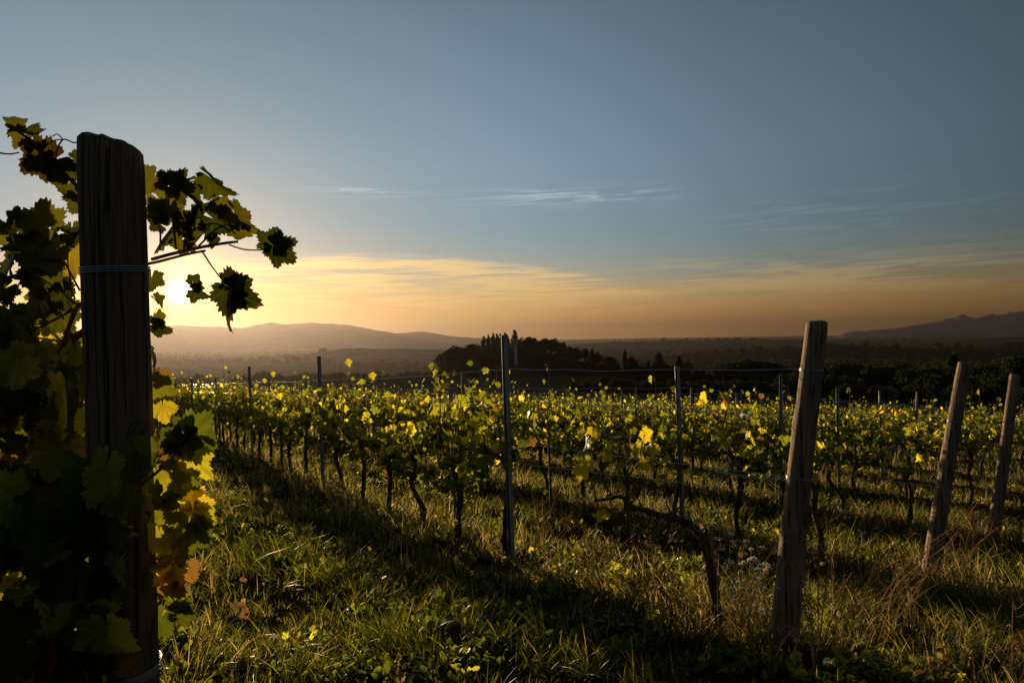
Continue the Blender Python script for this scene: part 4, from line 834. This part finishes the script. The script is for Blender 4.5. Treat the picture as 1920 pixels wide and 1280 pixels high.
# ------------------------------------------------------------------ the foreground vine round the big post
def big_vine():
    global rng
    rng = np.random.default_rng(21)
    bx, by = rowpt(0, 1.55); bx -= 0.03; e = empty('grapevine', (bx, by, g1(bx, by)))
    tag(e, 'large leafy grapevine wrapped around the massive dark post in the left foreground', 'grapevine'); o0 = np.array(e.location)
    def A(px, py, y): return np.array(at(px, py, y))
    fo = MB(); ca = MB(); tk = MB()
    tube(tk, [np.array(p) - o0 for p in smooth_path([(bx, by, o0[2] - 0.1), A(140, 1100, 1.5), A(120, 900, 1.48), A(105, 760, 1.5), A(120, 660, 1.5)], 6)], np.linspace(0.028, 0.018, 25), 9, lump=0.35, twist=0.2)
    canes = [([(285, 486, 1.32), (330, 474, 1.3), (380, 463, 1.28), (420, 456, 1.27), (446, 453, 1.27)], 0.0036), ([(430, 459, 1.27), (460, 468, 1.27), (500, 468, 1.27), (512, 462, 1.27)], 0.0016), ([(380, 473, 1.28), (400, 503, 1.28), (424, 534, 1.28)], 0.0017),
             ([(240, 500, 1.35), (290, 492, 1.32), (345, 478, 1.3), (385, 470, 1.29)], 0.0032), ([(330, 468, 1.3), (325, 420, 1.3), (318, 385, 1.3)], 0.0022), ([(345, 470, 1.3), (352, 440, 1.3), (400, 420, 1.3), (440, 440, 1.3)], 0.0022),
             ([(300, 470, 1.3), (300, 430, 1.3), (288, 400, 1.3)], 0.002), ([(372, 462, 1.29), (405, 430, 1.29), (430, 420, 1.29)], 0.002), ([(175, 380, 1.3), (140, 345, 1.3), (100, 305, 1.29), (60, 265, 1.28), (30, 245, 1.28)], 0.0032), ([(150, 352, 1.3), (110, 318, 1.3), (75, 285, 1.28), (60, 275, 1.28)], 0.002),
             ([(110, 318, 1.3), (105, 290, 1.28), (118, 262, 1.28), (140, 268, 1.26), (158, 262, 1.26)], 0.0016), ([(118, 262, 1.28), (108, 252, 1.28), (98, 256, 1.28)], 0.0012), ([(0, 287, 1.3), (18, 289, 1.3), (36, 286, 1.3)], 0.0018), ([(85, 275, 1.28), (100, 264, 1.28), (118, 262, 1.28)], 0.0014),
             ([(180, 590, 1.4), (150, 570, 1.38), (120, 640, 1.38), (100, 700, 1.4)], 0.006), ([(160, 620, 1.4), (125, 650, 1.4), (115, 720, 1.42), (110, 780, 1.45)], 0.008), ([(150, 575, 1.36), (105, 540, 1.34), (60, 510, 1.34)], 0.002), ([(150, 545, 1.36), (120, 490, 1.34), (105, 470, 1.34)], 0.002),
             ([(140, 560, 1.35), (128, 500, 1.34), (128, 460, 1.33)], 0.0016), ([(170, 560, 1.38), (120, 590, 1.36), (60, 620, 1.34), (10, 640, 1.33)], 0.003), ([(120, 640, 1.4), (60, 625, 1.38), (0, 610, 1.36)], 0.0025), ([(50, 690, 1.34), (20, 650, 1.33), (-20, 640, 1.33)], 0.003),
             ([(285, 860, 1.2), (310, 845, 1.22), (330, 830, 1.22), (350, 812, 1.22)], 0.0028), ([(250, 920, 1.12), (300, 880, 1.16), (330, 850, 1.18)], 0.003), ([(180, 1000, 1.1), (220, 930, 1.09), (270, 890, 1.1)], 0.0028), ([(275, 960, 1.16), (310, 985, 1.2), (345, 1010, 1.22)], 0.0025),
             ([(155, 915, 1.1), (185, 918, 1.08), (215, 920, 1.08)], 0.002), ([(100, 1180, 1.2), (140, 1080, 1.12), (175, 1000, 1.1), (190, 960, 1.1)], 0.004), ([(195, 1280, 1.05), (205, 1130, 1.05), (228, 1010, 1.06), (270, 930, 1.08)], 0.0016), ([(120, 990, 1.1), (150, 985, 1.08), (180, 984, 1.08)], 0.002)]
    for pts, r in canes:
        p = smooth_path([A(*q) - o0 for q in pts], 5); ca = MB(); tube(ca, p, np.linspace(r, r * 0.7, len(p)), 6, lump=0.12); link('cane', ca.mesh('big_cane', M['cane']), e)
    # leaves seen one by one against the sky and the light: (petiole x, y, tip angle, length px, depth, turn)
    L = [(52, 252, 155, 50, 1.28, .3), (45, 255, 240, 45, 1.28, .2), (30, 235, 100, 30, 1.28, .6), (75, 290, 210, 62, 1.28, .2), (100, 300, 200, 75, 1.3, .1), (118, 325, 40, 50, 1.29, .5), (128, 345, 225, 70, 1.3, .4), (150, 370, 300, 55, 1.3, .3), (140, 300, 330, 45, 1.33, .4),
         (85, 425, 160, 70, 1.33, .2), (60, 455, 210, 60, 1.33, .4), (105, 470, 230, 55, 1.34, .8), (130, 440, 330, 45, 1.33, .4), (148, 430, 60, 40, 1.33, .5), (60, 510, 330, 75, 1.34, .3), (50, 505, 200, 55, 1.34, .4), (20, 480, 250, 60, 1.33, .3), (10, 540, 220, 60, 1.33, .3), (70, 560, 270, 55, 1.34, .5), (120, 545, 290, 60, 1.35, .5), (20, 590, 280, 70, 1.35, .3), (60, 620, 300, 60, 1.36, .5), (12, 430, 170, 50, 1.32, .4), (30, 410, 80, 40, 1.32, .7),
         (318, 345, 70, 62, 1.3, .15), (322, 350, 350, 50, 1.3, .4), (350, 342, 40, 46, 1.31, .4), (318, 390, 270, 52, 1.3, .5), (300, 400, 190, 40, 1.3, .5), (290, 330, 250, 45, 1.3, .5), (300, 375, 320, 56, 1.29, .3), (348, 365, 330, 50, 1.3, .3), (375, 385, 0, 46, 1.3, .4), (370, 400, 250, 58, 1.3, .3), (345, 410, 280, 55, 1.3, .3), (396, 335, 305, 58, 1.28, .25), (400, 410, 330, 50, 1.29, .3), (440, 400, 300, 62, 1.28, .25), (430, 415, 350, 50, 1.28, .4), (450, 430, 260, 45, 1.28, .6), (420, 392, 130, 40, 1.29, .5),
         (512, 460, 75, 52, 1.27, .3), (514, 463, 320, 54, 1.27, .25), (380, 440, 230, 48, 1.29, .5), (350, 455, 190, 50, 1.3, .4), (310, 440, 230, 48, 1.3, .4), (300, 420, 150, 40, 1.3, .4), (330, 430, 110, 38, 1.3, .5), (398, 448, 290, 30, 1.29, .6),
         (428, 545, 250, 92, 1.28, .35), (432, 540, 320, 76, 1.28, .3), (424, 533, 60, 36, 1.28, .5), (440, 548, 350, 40, 1.28, .6), (366, 546, 330, 30, 1.3, .2), (362, 528, 50, 26, 1.3, .3), (368, 540, 0, 24, 1.3, .3), (292, 560, 320, 34, 1.3, .4), (288, 610, 330, 40, 1.3, .3), (286, 655, 320, 42, 1.3, .4), (290, 590, 240, 36, 1.3, .5), (284, 520, 260, 36, 1.32, .5),
         (350, 812, 65, 60, 1.22, .35), (355, 815, 340, 72, 1.22, .3), (345, 820, 280, 62, 1.21, .4), (330, 830, 210, 46, 1.2, .3), (325, 826, 130, 44, 1.21, .4), (310, 850, 40, 42, 1.2, .5), (305, 760, 280, 46, 1.24, .4), (292, 720, 320, 48, 1.26, .4), (300, 700, 250, 45, 1.28, .4), (360, 850, 300, 60, 1.22, .5), (380, 822, 320, 44, 1.22, 1.2),
         (285, 850, 200, 92, 1.10, .2), (255, 870, 250, 70, 1.10, .4), (300, 890, 290, 72, 1.16, .3), (330, 880, 340, 50, 1.18, .5), (345, 895, 260, 60, 1.2, .5), (300, 930, 230, 64, 1.14, .3), (330, 930, 300, 58, 1.2, .3), (355, 940, 350, 52, 1.22, .4), (362, 960, 270, 60, 1.22, .3), (378, 965, 330, 46, 1.22, .4), (320, 960, 200, 58, 1.15, .3),
         (352, 990, 262, 92, 1.22, .15), (335, 1010, 240, 80, 1.2, .3), (300, 1000, 280, 66, 1.18, .4), (320, 1060, 300, 60, 1.18, .4), (345, 1065, 250, 52, 1.2, .5), (375, 985, 300, 50, 1.22, .4), (300, 1075, 320, 66, 1.18, .4), (310, 1120, 310, 58, 1.18, .5), (330, 1150, 350, 50, 1.18, .4), (300, 1160, 250, 60, 1.2, .5),
         (205, 920, 235, 84, 1.07, .3), (225, 930, 280, 60, 1.06, .5), (160, 900, 260, 85, 1.07, .7), (190, 985, 240, 88, 1.06, .4), (150, 1010, 200, 90, 1.07, .3), (215, 1060, 250, 84, 1.05, .4), (180, 1090, 290, 76, 1.05, .4), (205, 1140, 230, 80, 1.05, .4), (140, 1130, 200, 96, 1.06, .3), (200, 1200, 270, 76, 1.05, .4), (215, 1225, 300, 66, 1.05, .4), (120, 1220, 240, 96, 1.06, .3)]
    rv = np.array([CM.to_3x3() @ Vector((1, 0, 0)), CM.to_3x3() @ Vector((0, 1, 0)), CM.to_3x3() @ Vector((0, 0, 1))])
    P = []; T = []; N = []; S = []
    for px, py, a, l, y, tw in L:
        P.append(A(px, py, y) - o0); t = math.cos(R(a)) * rv[0] + math.sin(R(a)) * rv[1]; T.append(t + rng.normal() * 0.25 * rv[2])
        n = rv[2] * (1 if rng.random() < .5 else 1) + ((tw + 0.62 if not (px > 280 and py > 700) else tw * 0.8)) * rng.normal(size=3); N.append(n); S.append(l * y / F * 0.80 * rng.uniform(0.75, 1.15))
    n = len(P); up = np.array([q[1] for q in L]) < 680; col = np.where(up[:, None], leaf_cols(n, 0.02, 0.0), leaf_cols(n, 0.7, 0.0)) * np.where(np.array([q[1] for q in L]) < 680, 0.24, 1.0)[:, None]  # upper leaves: backlit silhouette shade put into the leaf colour
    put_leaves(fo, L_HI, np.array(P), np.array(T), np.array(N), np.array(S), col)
    # body of the canopy behind and left of the post
    def fill(n, box, dmin, dmax, test, cols):
        px = rng.uniform(box[0], box[2], n); py = rng.uniform(box[1], box[3], n); y = rng.uniform(dmin, dmax, n)
        k = test(px, py); px, py, y = px[k], py[k], y[k]; n = len(px)
        P = np.array([A(a, b, c) for a, b, c in zip(px, py, y)]) - o0
        put_leaves(fo, L_HI, P, rng.normal(size=(n, 3)) * 0.5 + [0, 0, -0.8], rng.normal(size=(n, 3)) * 0.55 + [0.1, -0.7, 0.35], rng.uniform(0.045, 0.078, n), cols(n))
    edge = lambda py: np.interp(py, [560, 640, 700, 760, 800, 860, 950, 1060, 1120, 1180, 1280], [255, 262, 275, 285, 300, 330, 350, 345, 325, 318, 300])
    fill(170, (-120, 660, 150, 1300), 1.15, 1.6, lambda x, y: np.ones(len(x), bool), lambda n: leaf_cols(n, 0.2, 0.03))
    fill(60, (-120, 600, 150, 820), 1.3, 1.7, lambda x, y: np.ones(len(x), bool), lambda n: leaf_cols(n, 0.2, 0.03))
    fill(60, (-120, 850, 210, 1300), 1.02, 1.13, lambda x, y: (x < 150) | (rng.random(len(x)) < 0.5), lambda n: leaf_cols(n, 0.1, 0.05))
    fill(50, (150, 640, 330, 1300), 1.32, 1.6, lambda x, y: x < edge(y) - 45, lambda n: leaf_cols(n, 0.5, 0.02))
    fill(26, (-60, 420, 140, 640), 1.4, 1.9, lambda x, y: np.ones(len(x), bool), lambda n: leaf_cols(n, 0.1, 0.02) * 0.35)  # same painted shade on the leaves left of the post
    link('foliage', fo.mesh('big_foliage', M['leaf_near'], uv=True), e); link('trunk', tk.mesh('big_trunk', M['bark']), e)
big_vine()

# ------------------------------------------------------------------ grass and weeds
def grass():
    global rng
    rng = np.random.default_rng(99)
    mb = MB()
    def band(y0, y1, dens, hmean, w, seg, pad):
        xa = -(0.80 + pad) * y1; xb = (0.80 + pad) * y1; n = int((xb - xa) * (y1 - y0) * dens)
        x = rng.uniform(xa, xb, n); y = rng.uniform(y0, y1, n); k = np.abs(x) < (0.80 + pad) * y + 0.3; x, y = x[k], y[k]
        den = 0.45 + 0.7 * fbm(x, y, 1.1, 3, 4.0) + 0.7 * fbm(x, y, 5.0, 2, 8.0); k = rng.random(len(x)) < np.clip(den, 0.10, 1); x, y = x[k], y[k]; n = len(x)
        tall = np.clip(0.7 + 0.85 * fbm(x, y, 0.9, 3, 12.0) + 0.9 * fbm(x, y, 5.0, 2, 8.0), 0.22, 2.3)
        kk = (x + 0.609 * y - 0.03) / 3.15; und = np.exp(-((kk - np.round(kk)) * 2.69 / 0.55) ** 2); tall *= 0.85 + 0.6 * und
        h = hmean * tall * (0.35 + 0.9 * rng.random(n)); z = ground(x, y) - 0.01
        # blades grow in tufts: a shared lean per cell
        lx = 0.8 * fbm(x, y, 2.9, 2, 50.0) + 0.45 * rng.normal(size=n); ly = 0.8 * fbm(x, y, 2.7, 2, 70.0) + 0.45 * rng.normal(size=n)
        a = rng.random(n) * 6.28; sx, sy = np.cos(a), np.sin(a); ww = w * (0.6 + 0.8 * rng.random(n))
        t = np.linspace(0, 1, seg + 1); V = []
        for q in t:
            bend = q ** 1.7; cx = x + lx * h * bend; cy = y + ly * h * bend; cz = z + h * (q - 0.28 * q * q * np.minimum(1, lx * lx + ly * ly))
            wd = ww * (1 - q ** 2.2) + 0.0003
            V.append(np.stack([cx - sx * wd, cy - sy * wd, cz], 1)); V.append(np.stack([cx + sx * wd, cy + sy * wd, cz], 1))
        V = np.stack(V, 1); m = V.shape[1]; base = (np.arange(n) * m)[:, None]
        F = np.concatenate([base + np.array([[2 * s, 2 * s + 1, 2 * s + 3, 2 * s + 2]]) for s in range(seg)], 0)
        pal = np.array([(0.065, 0.085, 0.010), (0.13, 0.145, 0.014), (0.30, 0.27, 0.025), (0.36, 0.26, 0.09), (0.48, 0.35, 0.18), (0.035, 0.05, 0.008)])
        dry = np.clip(0.13 + 0.33 * und + 0.25 * fbm(x, y, 0.7, 3, 90.0), 0.02, 0.7); c = np.where(rng.random(n) < dry, rng.choice([3, 4], n), rng.choice([0, 1, 2, 5], n, p=[.34, .24, .16, .26]))
        col = pal[c] * (0.7 + 0.6 * rng.random((n, 1)))
        mb.add(V.reshape(-1, 3), F, np.repeat(col, m, 0))
    band(0.6, 2.4, 500, 0.12, 0.0022, 3, 0.3)
    band(2.4, 5.0, 3600, 0.135, 0.0021, 4, 0.08)
    band(5.0, 9.0, 1500, 0.15, 0.0027, 3, 0.06)
    band(9.0, 16, 520, 0.16, 0.0042, 2, 0.05)
    band(16, 30, 130, 0.19, 0.008, 2, 0.05)
    o = link('grass', mb.mesh('grass', M['grass'], smooth=False)); tag(o, 'uneven green and straw coloured grass between the vine rows', 'grass', kind='stuff'); print('grass verts', mb.n)
    # broad leaved weeds low in the grass
    mb = MB(); n = 5200; y = 2.3 + 12 * rng.random(n) ** 1.5; x = rng.uniform(-0.85, 0.85, n) * y; k = fbm(x, y, 1.6, 3, 33.0) + 0.15 * rng.random(n) > 0.12; x, y = x[k], y[k]; n = len(x)
    m = 7; X = np.repeat(x, m) + 0.035 * rng.normal(size=n * m); Y = np.repeat(y, m) + 0.035 * rng.normal(size=n * m); Z = ground(X, Y) + 0.015 + 0.07 * rng.random(n * m)
    P = np.stack([X, Y, Z], 1); s = rng.uniform(0.012, 0.032, n * m); th = np.linspace(0, 2 * np.pi, 7)[:-1]; ov = np.stack([0.55 * np.cos(th), np.sin(th)], 1)
    V, T = np.vstack([[0, 0], ov]), np.array([(0, i + 1, (i + 1) % 6 + 1) for i in range(6)])
    nn = len(P); put_leaves(mb, (V, T), P, rng.normal(size=(nn, 3)), rng.normal(size=(nn, 3)) * 0.5 + [0, 0, 1], s, np.array([(0.09, 0.13, 0.02), (0.14, 0.18, 0.02), (0.25, 0.25, 0.03)])[rng.integers(0, 3, nn)] * (0.7 + 0.6 * rng.random((nn, 1))))
    o = link('ground_weeds', mb.mesh('ground_weeds', M['grass'])); tag(o, 'low broad leaved weeds among the grass', 'weeds', kind='stuff')
grass()
def tall_weeds():
    global rng
    rng = np.random.default_rng(1234); mb = MB(); n = 1500
    y = 2.6 + 15 * rng.random(n) ** 1.3; x = rng.uniform(-0.9, 0.9, n) * y; kk = (x + 0.609 * y - 0.03) / 3.15; und = np.exp(-((kk - np.round(kk)) * 2.69 / 0.5) ** 2) * (kk > 0.6)
    k = (rng.random(n) < 0.12 + 0.9 * und) & (fbm(x, y, 0.9, 2, 61.0) > -0.35) & ((kk > 0.25) | (rng.random(n) < 0.15)); x, y = x[k], y[k]; und = und[k]
    straw = np.array([(0.34, 0.22, 0.12), (0.24, 0.17, 0.10), (0.42, 0.32, 0.20), (0.20, 0.22, 0.06)]); Q = []; QS = []; QC = []
    for i in range(len(x)):
        b = np.array([x[i], y[i], g1(x[i], y[i]) - 0.01]); h = (0.14 + 0.30 * rng.random() ** 1.4) * (0.8 + 0.4 * und[i]); c = straw[rng.integers(4)] * (0.7 + 0.6 * rng.random())
        for q in range(rng.integers(1, 4)):
            l = rng.normal(size=2) * 0.25 * h; p = [b + [0.01 * rng.normal(), 0.01 * rng.normal(), 0], b + [l[0] * 0.3, l[1] * 0.3, h * 0.5], b + [l[0] * 0.8, l[1] * 0.8, h * 0.85], b + [l[0] * 1.3, l[1] * 1.3, h]]
            tube(mb, p, [0.0016, 0.0013, 0.001, 0.0006], 3, col=c, cap=False); P = np.array(p)
            for z in range(3):
                j = rng.integers(1, 3); f = rng.random(); s0 = P[j] * (1 - f) + P[j + 1] * f; t = s0 + rng.normal(size=3) * [0.035, 0.035, 0.01] + [0, 0, 0.03 + 0.03 * rng.random()]
                tube(mb, [s0, t], [0.0009, 0.0005], 3, col=c, cap=False); m = 5; Q.append(t + rng.normal(size=(m, 3)) * [0.006, 0.006, 0.009]); QS.append(np.full(m, 0.007)); QC.append(np.tile(c * 1.2, (m, 1)))
            m = 4; f = rng.random(m); Q.append(b + (P[3] - b) * f[:, None] + rng.normal(size=(m, 3)) * 0.012); QS.append(rng.uniform(0.012, 0.03, m)); QC.append(np.tile(c, (m, 1)) * (0.5 + rng.random((m, 1))))
    Q, QS, QC = np.concatenate(Q), np.concatenate(QS), np.concatenate(QC); n = len(Q); nr = rng.normal(size=(n, 3)); nr /= np.linalg.norm(nr, axis=1)[:, None]; t = rng.normal(size=(n, 3)); t -= nr * (t * nr).sum(1)[:, None]; t /= np.linalg.norm(t, axis=1)[:, None]; b = np.cross(nr, t)
    q = np.array([(-0.7, 0), (0.1, -0.28), (0.8, 0.0), (0.0, 0.28)]); V = Q[:, None] + QS[:, None, None] * (q[None, :, :1] * t[:, None] + q[None, :, 1:] * b[:, None])
    mb.add(V.reshape(-1, 3), np.arange(n * 4).reshape(n, 4), np.repeat(QC, 4, 0))
    o = link('tall_weeds', mb.mesh('tall_weeds', M['dry'], smooth=False)); tag(o, 'dry seeding weeds standing under the vine rows', 'weeds', kind='stuff')
tall_weeds()
def fallen_leaves():
    global rng
    rng = np.random.default_rng(321); mb = MB(); n = 2600; y = 2.4 + 13 * rng.random(n) ** 1.4; kk = rng.integers(0, 7, n); off = rng.normal(0, 0.55, n)
    x = 0.03 + 3.15 * kk - 0.609 * y + off; k = (np.abs(x) < 0.9 * y) & (y > 1.2 + 2 * kk - 0.5); x, y = x[k], y[k]; n = len(x)
    P = np.stack([x, y, ground(x, y) + 0.02 + 0.09 * rng.random(n)], 1)
    pal = np.array([(0.20, 0.10, 0.04), (0.32, 0.18, 0.06), (0.55, 0.42, 0.05), (0.14, 0.08, 0.04)])
    put_leaves(mb, L_LO, P, rng.normal(size=(n, 3)), rng.normal(size=(n, 3)) * 0.7 + [0, 0, 1], rng.uniform(0.02, 0.045, n), pal[rng.integers(0, 4, n)] * (0.7 + 0.6 * rng.random((n, 1))))
    o = link('fallen_leaves', mb.mesh('fallen_leaves', M['leaf'])); tag(o, 'brown and yellow fallen vine leaves lying in the grass', 'fallen leaves', kind='stuff')
fallen_leaves()

def dry_weed(px, y, stems, label, H, heads=0, seedn=0, name='dry_weed', lean=(0.25, 0.0)):
    r_ = np.random.default_rng(seedn); b = ground_at(px, y); e = empty(name, b); tag(e, label, 'weed', 'dry weeds by the posts'); st = MB(); hd = MB(); fl = MB()
    straw = np.array([(0.56, 0.44, 0.27)])
    for k in range(stems):
        h = H * (0.45 + 0.6 * r_.random()); dx, dy = lean[0] * h * r_.uniform(0.3, 1.6) + 0.26 * r_.normal() * h, lean[1] * h + 0.15 * r_.normal() * h
        x0, y0 = 0.05 * r_.normal(), 0.05 * r_.normal()
        p = smooth_path([(x0, y0, -0.03), (x0 + dx * 0.25, y0 + dy * 0.25, h * 0.4), (x0 + dx * 0.6, y0 + dy * 0.6, h * 0.75), (x0 + dx * 1.1, y0 + dy * 1.1, h)], 4)
        c = straw[0] * (0.6 + 0.7 * r_.random()); tube(st, p, np.linspace(0.0032, 0.0014, len(p)), 4, col=c, cap=False); P = np.array(p)
        tips = [P[-1]]
        for q in range(r_.integers(1, 5)):
            i = r_.integers(len(P) // 3, len(P) - 1); t = P[i] + r_.normal(size=3) * [0.05, 0.05, 0.02] + [0.02, 0, 0.07 * (0.5 + r_.random())]
            tube(st, [P[i], (P[i] + t) / 2 + [0, 0, -0.01], t], 0.0009, 3, col=c, cap=False); tips.append(t)
        for t in tips:
            hd = MB()
            if heads:
                m = 34; u = r_.normal(size=(m, 3)); u /= np.linalg.norm(u, axis=1)[:, None]; u[:, 2] = np.abs(u[:, 2]) * 0.8 - 0.15
                for v in u: tube(hd, [t, t + v * 0.0150], [0.0019, 0.0013], 3, col=(0.9, 0.86, 0.78), cap=False)
                tube(hd, [t - [0, 0, .005], t + [0, 0, .004]], [0.003, 0.0045], 6, col=(0.5, 0.42, 0.3))
            else:
                for q in range(9):
                    s_ = t + r_.normal(size=3) * [0.008, 0.008, 0.012]; tube(hd, [s_, s_ + r_.normal(size=3) * 0.004 + [0, 0, .006]], [0.0026, 0.001], 4, col=(0.30, 0.17, 0.09))
            link('seed_head', hd.mesh('seed_head', M['fluff' if heads else 'dry']), e)
        for q in range(5):
            i = r_.integers(2, len(P) - 1); d = r_.normal(size=3) * [1, 1, .4]; d /= np.linalg.norm(d); s_ = np.cross(d, [0, 0, 1]) * 0.003; L_ = 0.03 + 0.05 * r_.random()
            st.add([P[i] - s_ * .4, P[i] + d * L_ * .5 + s_ + [0, 0, .01], P[i] + d * L_ - [0, 0, .015], P[i] + d * L_ * .5 - s_ + [0, 0, .01]], [(0, 1, 2, 3)], c)
    link('stalk', st.mesh('stalk', M['dry']), e)
dry_weed(1378, 3.3, 15, 'clump of stalks with white fluffy seed heads left of the nearest leaning post', 0.52, 1, 1, 'fluffy_weed', (0.08, 0.0))
dry_weed(1420, 3.45, 10, 'second smaller clump with white fluffy seed heads touching the nearest leaning post', 0.42, 1, 12, 'fluffy_weed', (0.05, 0.0))
for px, y, n, H, lab, s in [(1505, 3.0, 6, 0.66, 'tall straw coloured stalks at the right foot of the nearest leaning post', 2), (1565, 3.05, 7, 0.74, 'slanting dry brown weed between the nearest and middle leaning posts', 3), (1625, 3.3, 6, 0.66, 'branched dry weed with brown seed clusters right of the nearest post', 4),
                            (1680, 3.9, 7, 0.5, 'dry weed just left of the middle leaning post foot', 5), (1800, 5.4, 8, 0.5, 'thin dry weed right of the middle leaning post', 6), (1440, 2.95, 6, 0.36, 'short dry stalks in front of the nearest leaning post', 7),
                            (1110, 4.6, 9, 0.4, 'pinkish dry weed under the old bending vine', 8), (1010, 5.6, 9, 0.5, 'dry grass weed right of the tall metal post foot', 9), (1900, 3.2, 4, 0.36, 'bare pale stalk in the lower right corner', 10), (1850, 3.1, 4, 0.3, 'small dry stalks near the lower right corner', 11), (1240, 3.4, 6, 0.3, 'low dry twigs in the dark grass before the old vine', 13)]:
    dry_weed(px, y, n, lab, H, 0, s, lean=(0.45 if px > 1480 else 0.1, 0.0))
# small young vine suckers lit by the sun in the grass
def sprout(px, y, n, label, seed, h=0.16):
    global rng
    rng = np.random.default_rng(seed); b = ground_at(px, y); e = empty('vine_sprout', b); tag(e, label, 'sprout', 'yellow green sprouts in the grass'); st = MB(); fo = MB(); P = []
    for k in range(4):
        t = np.array([0.09 * rng.normal(), 0.07 * rng.normal(), h * (0.6 + 0.7 * rng.random())]); p = smooth_path([(0, 0, -0.02), t * [0.3, 0.3, 0.6], t], 4); tube(st, p, np.linspace(0.0022, 0.001, len(p)), 4, cap=False)
        for q in range(n): P.append(np.array(p[rng.integers(2, len(p))]) + rng.normal(size=3) * 0.02)
    P = np.array(P); m = len(P); put_leaves(fo, L_MID, P, rng.normal(size=(m, 3)) * .6 + [0, 0, -.3], rng.normal(size=(m, 3)) * .6 + [0, -.3, .8], rng.uniform(0.014, 0.03, m), np.array([(0.55, 0.55, 0.05)]) * (0.6 + 0.6 * rng.random((m, 1))))
    link('stem', st.mesh('stem', M['cane']), e); link('foliage', fo.mesh('sprout_foliage', M['leaf']), e)
for a in [(1222, 3.55, 7, 'bright yellow green sprout in the grass before the old bending vine', 1, 0.2), (1152, 4.3, 5, 'small yellow sprout low in the grass left of the old vine', 2, 0.15), (1015, 4.6, 5, 'faint green sprout right of the tall metal post', 3, .14), (840, 6.0, 5, 'yellow leaved sprout at the thin wooden stake', 4, .3), (865, 2.95, 3, 'small leafy sprout at the bottom centre of the picture', 5, .14), (575, 3.3, 6, 'dark leafy tuft in the grass near the lower left', 6, .12), (1490, 2.85, 6, 'leafy sprout at the very foot of the nearest leaning post', 7, .12), (1600, 2.9, 6, 'dark leafy sprout at the bottom edge right of the nearest post', 8, .12)]: sprout(*a)

# ------------------------------------------------------------------ evening haze
def haze():
    mb = MB(); v, f = box_v(-12000, 12000, -12000, 12000, -90, 205); mb.add(v, f)
    m, t = mat('evening_haze'); o = t.n('ShaderNodeOutputMaterial')
    p = t.n('ShaderNodeVolumePrincipled', i={'Color': (0.125, 0.115, 0.125, 1), 'Density': HAZE, 'Anisotropy': 0.72})
    t.t.links.new(p.outputs[0], o.inputs['Volume']); ob = link('haze', mb.mesh('haze', m, smooth=False)); tag(ob, 'thin golden evening haze over the plain', 'haze', kind='stuff')
HAZE = 1.35e-4
haze()
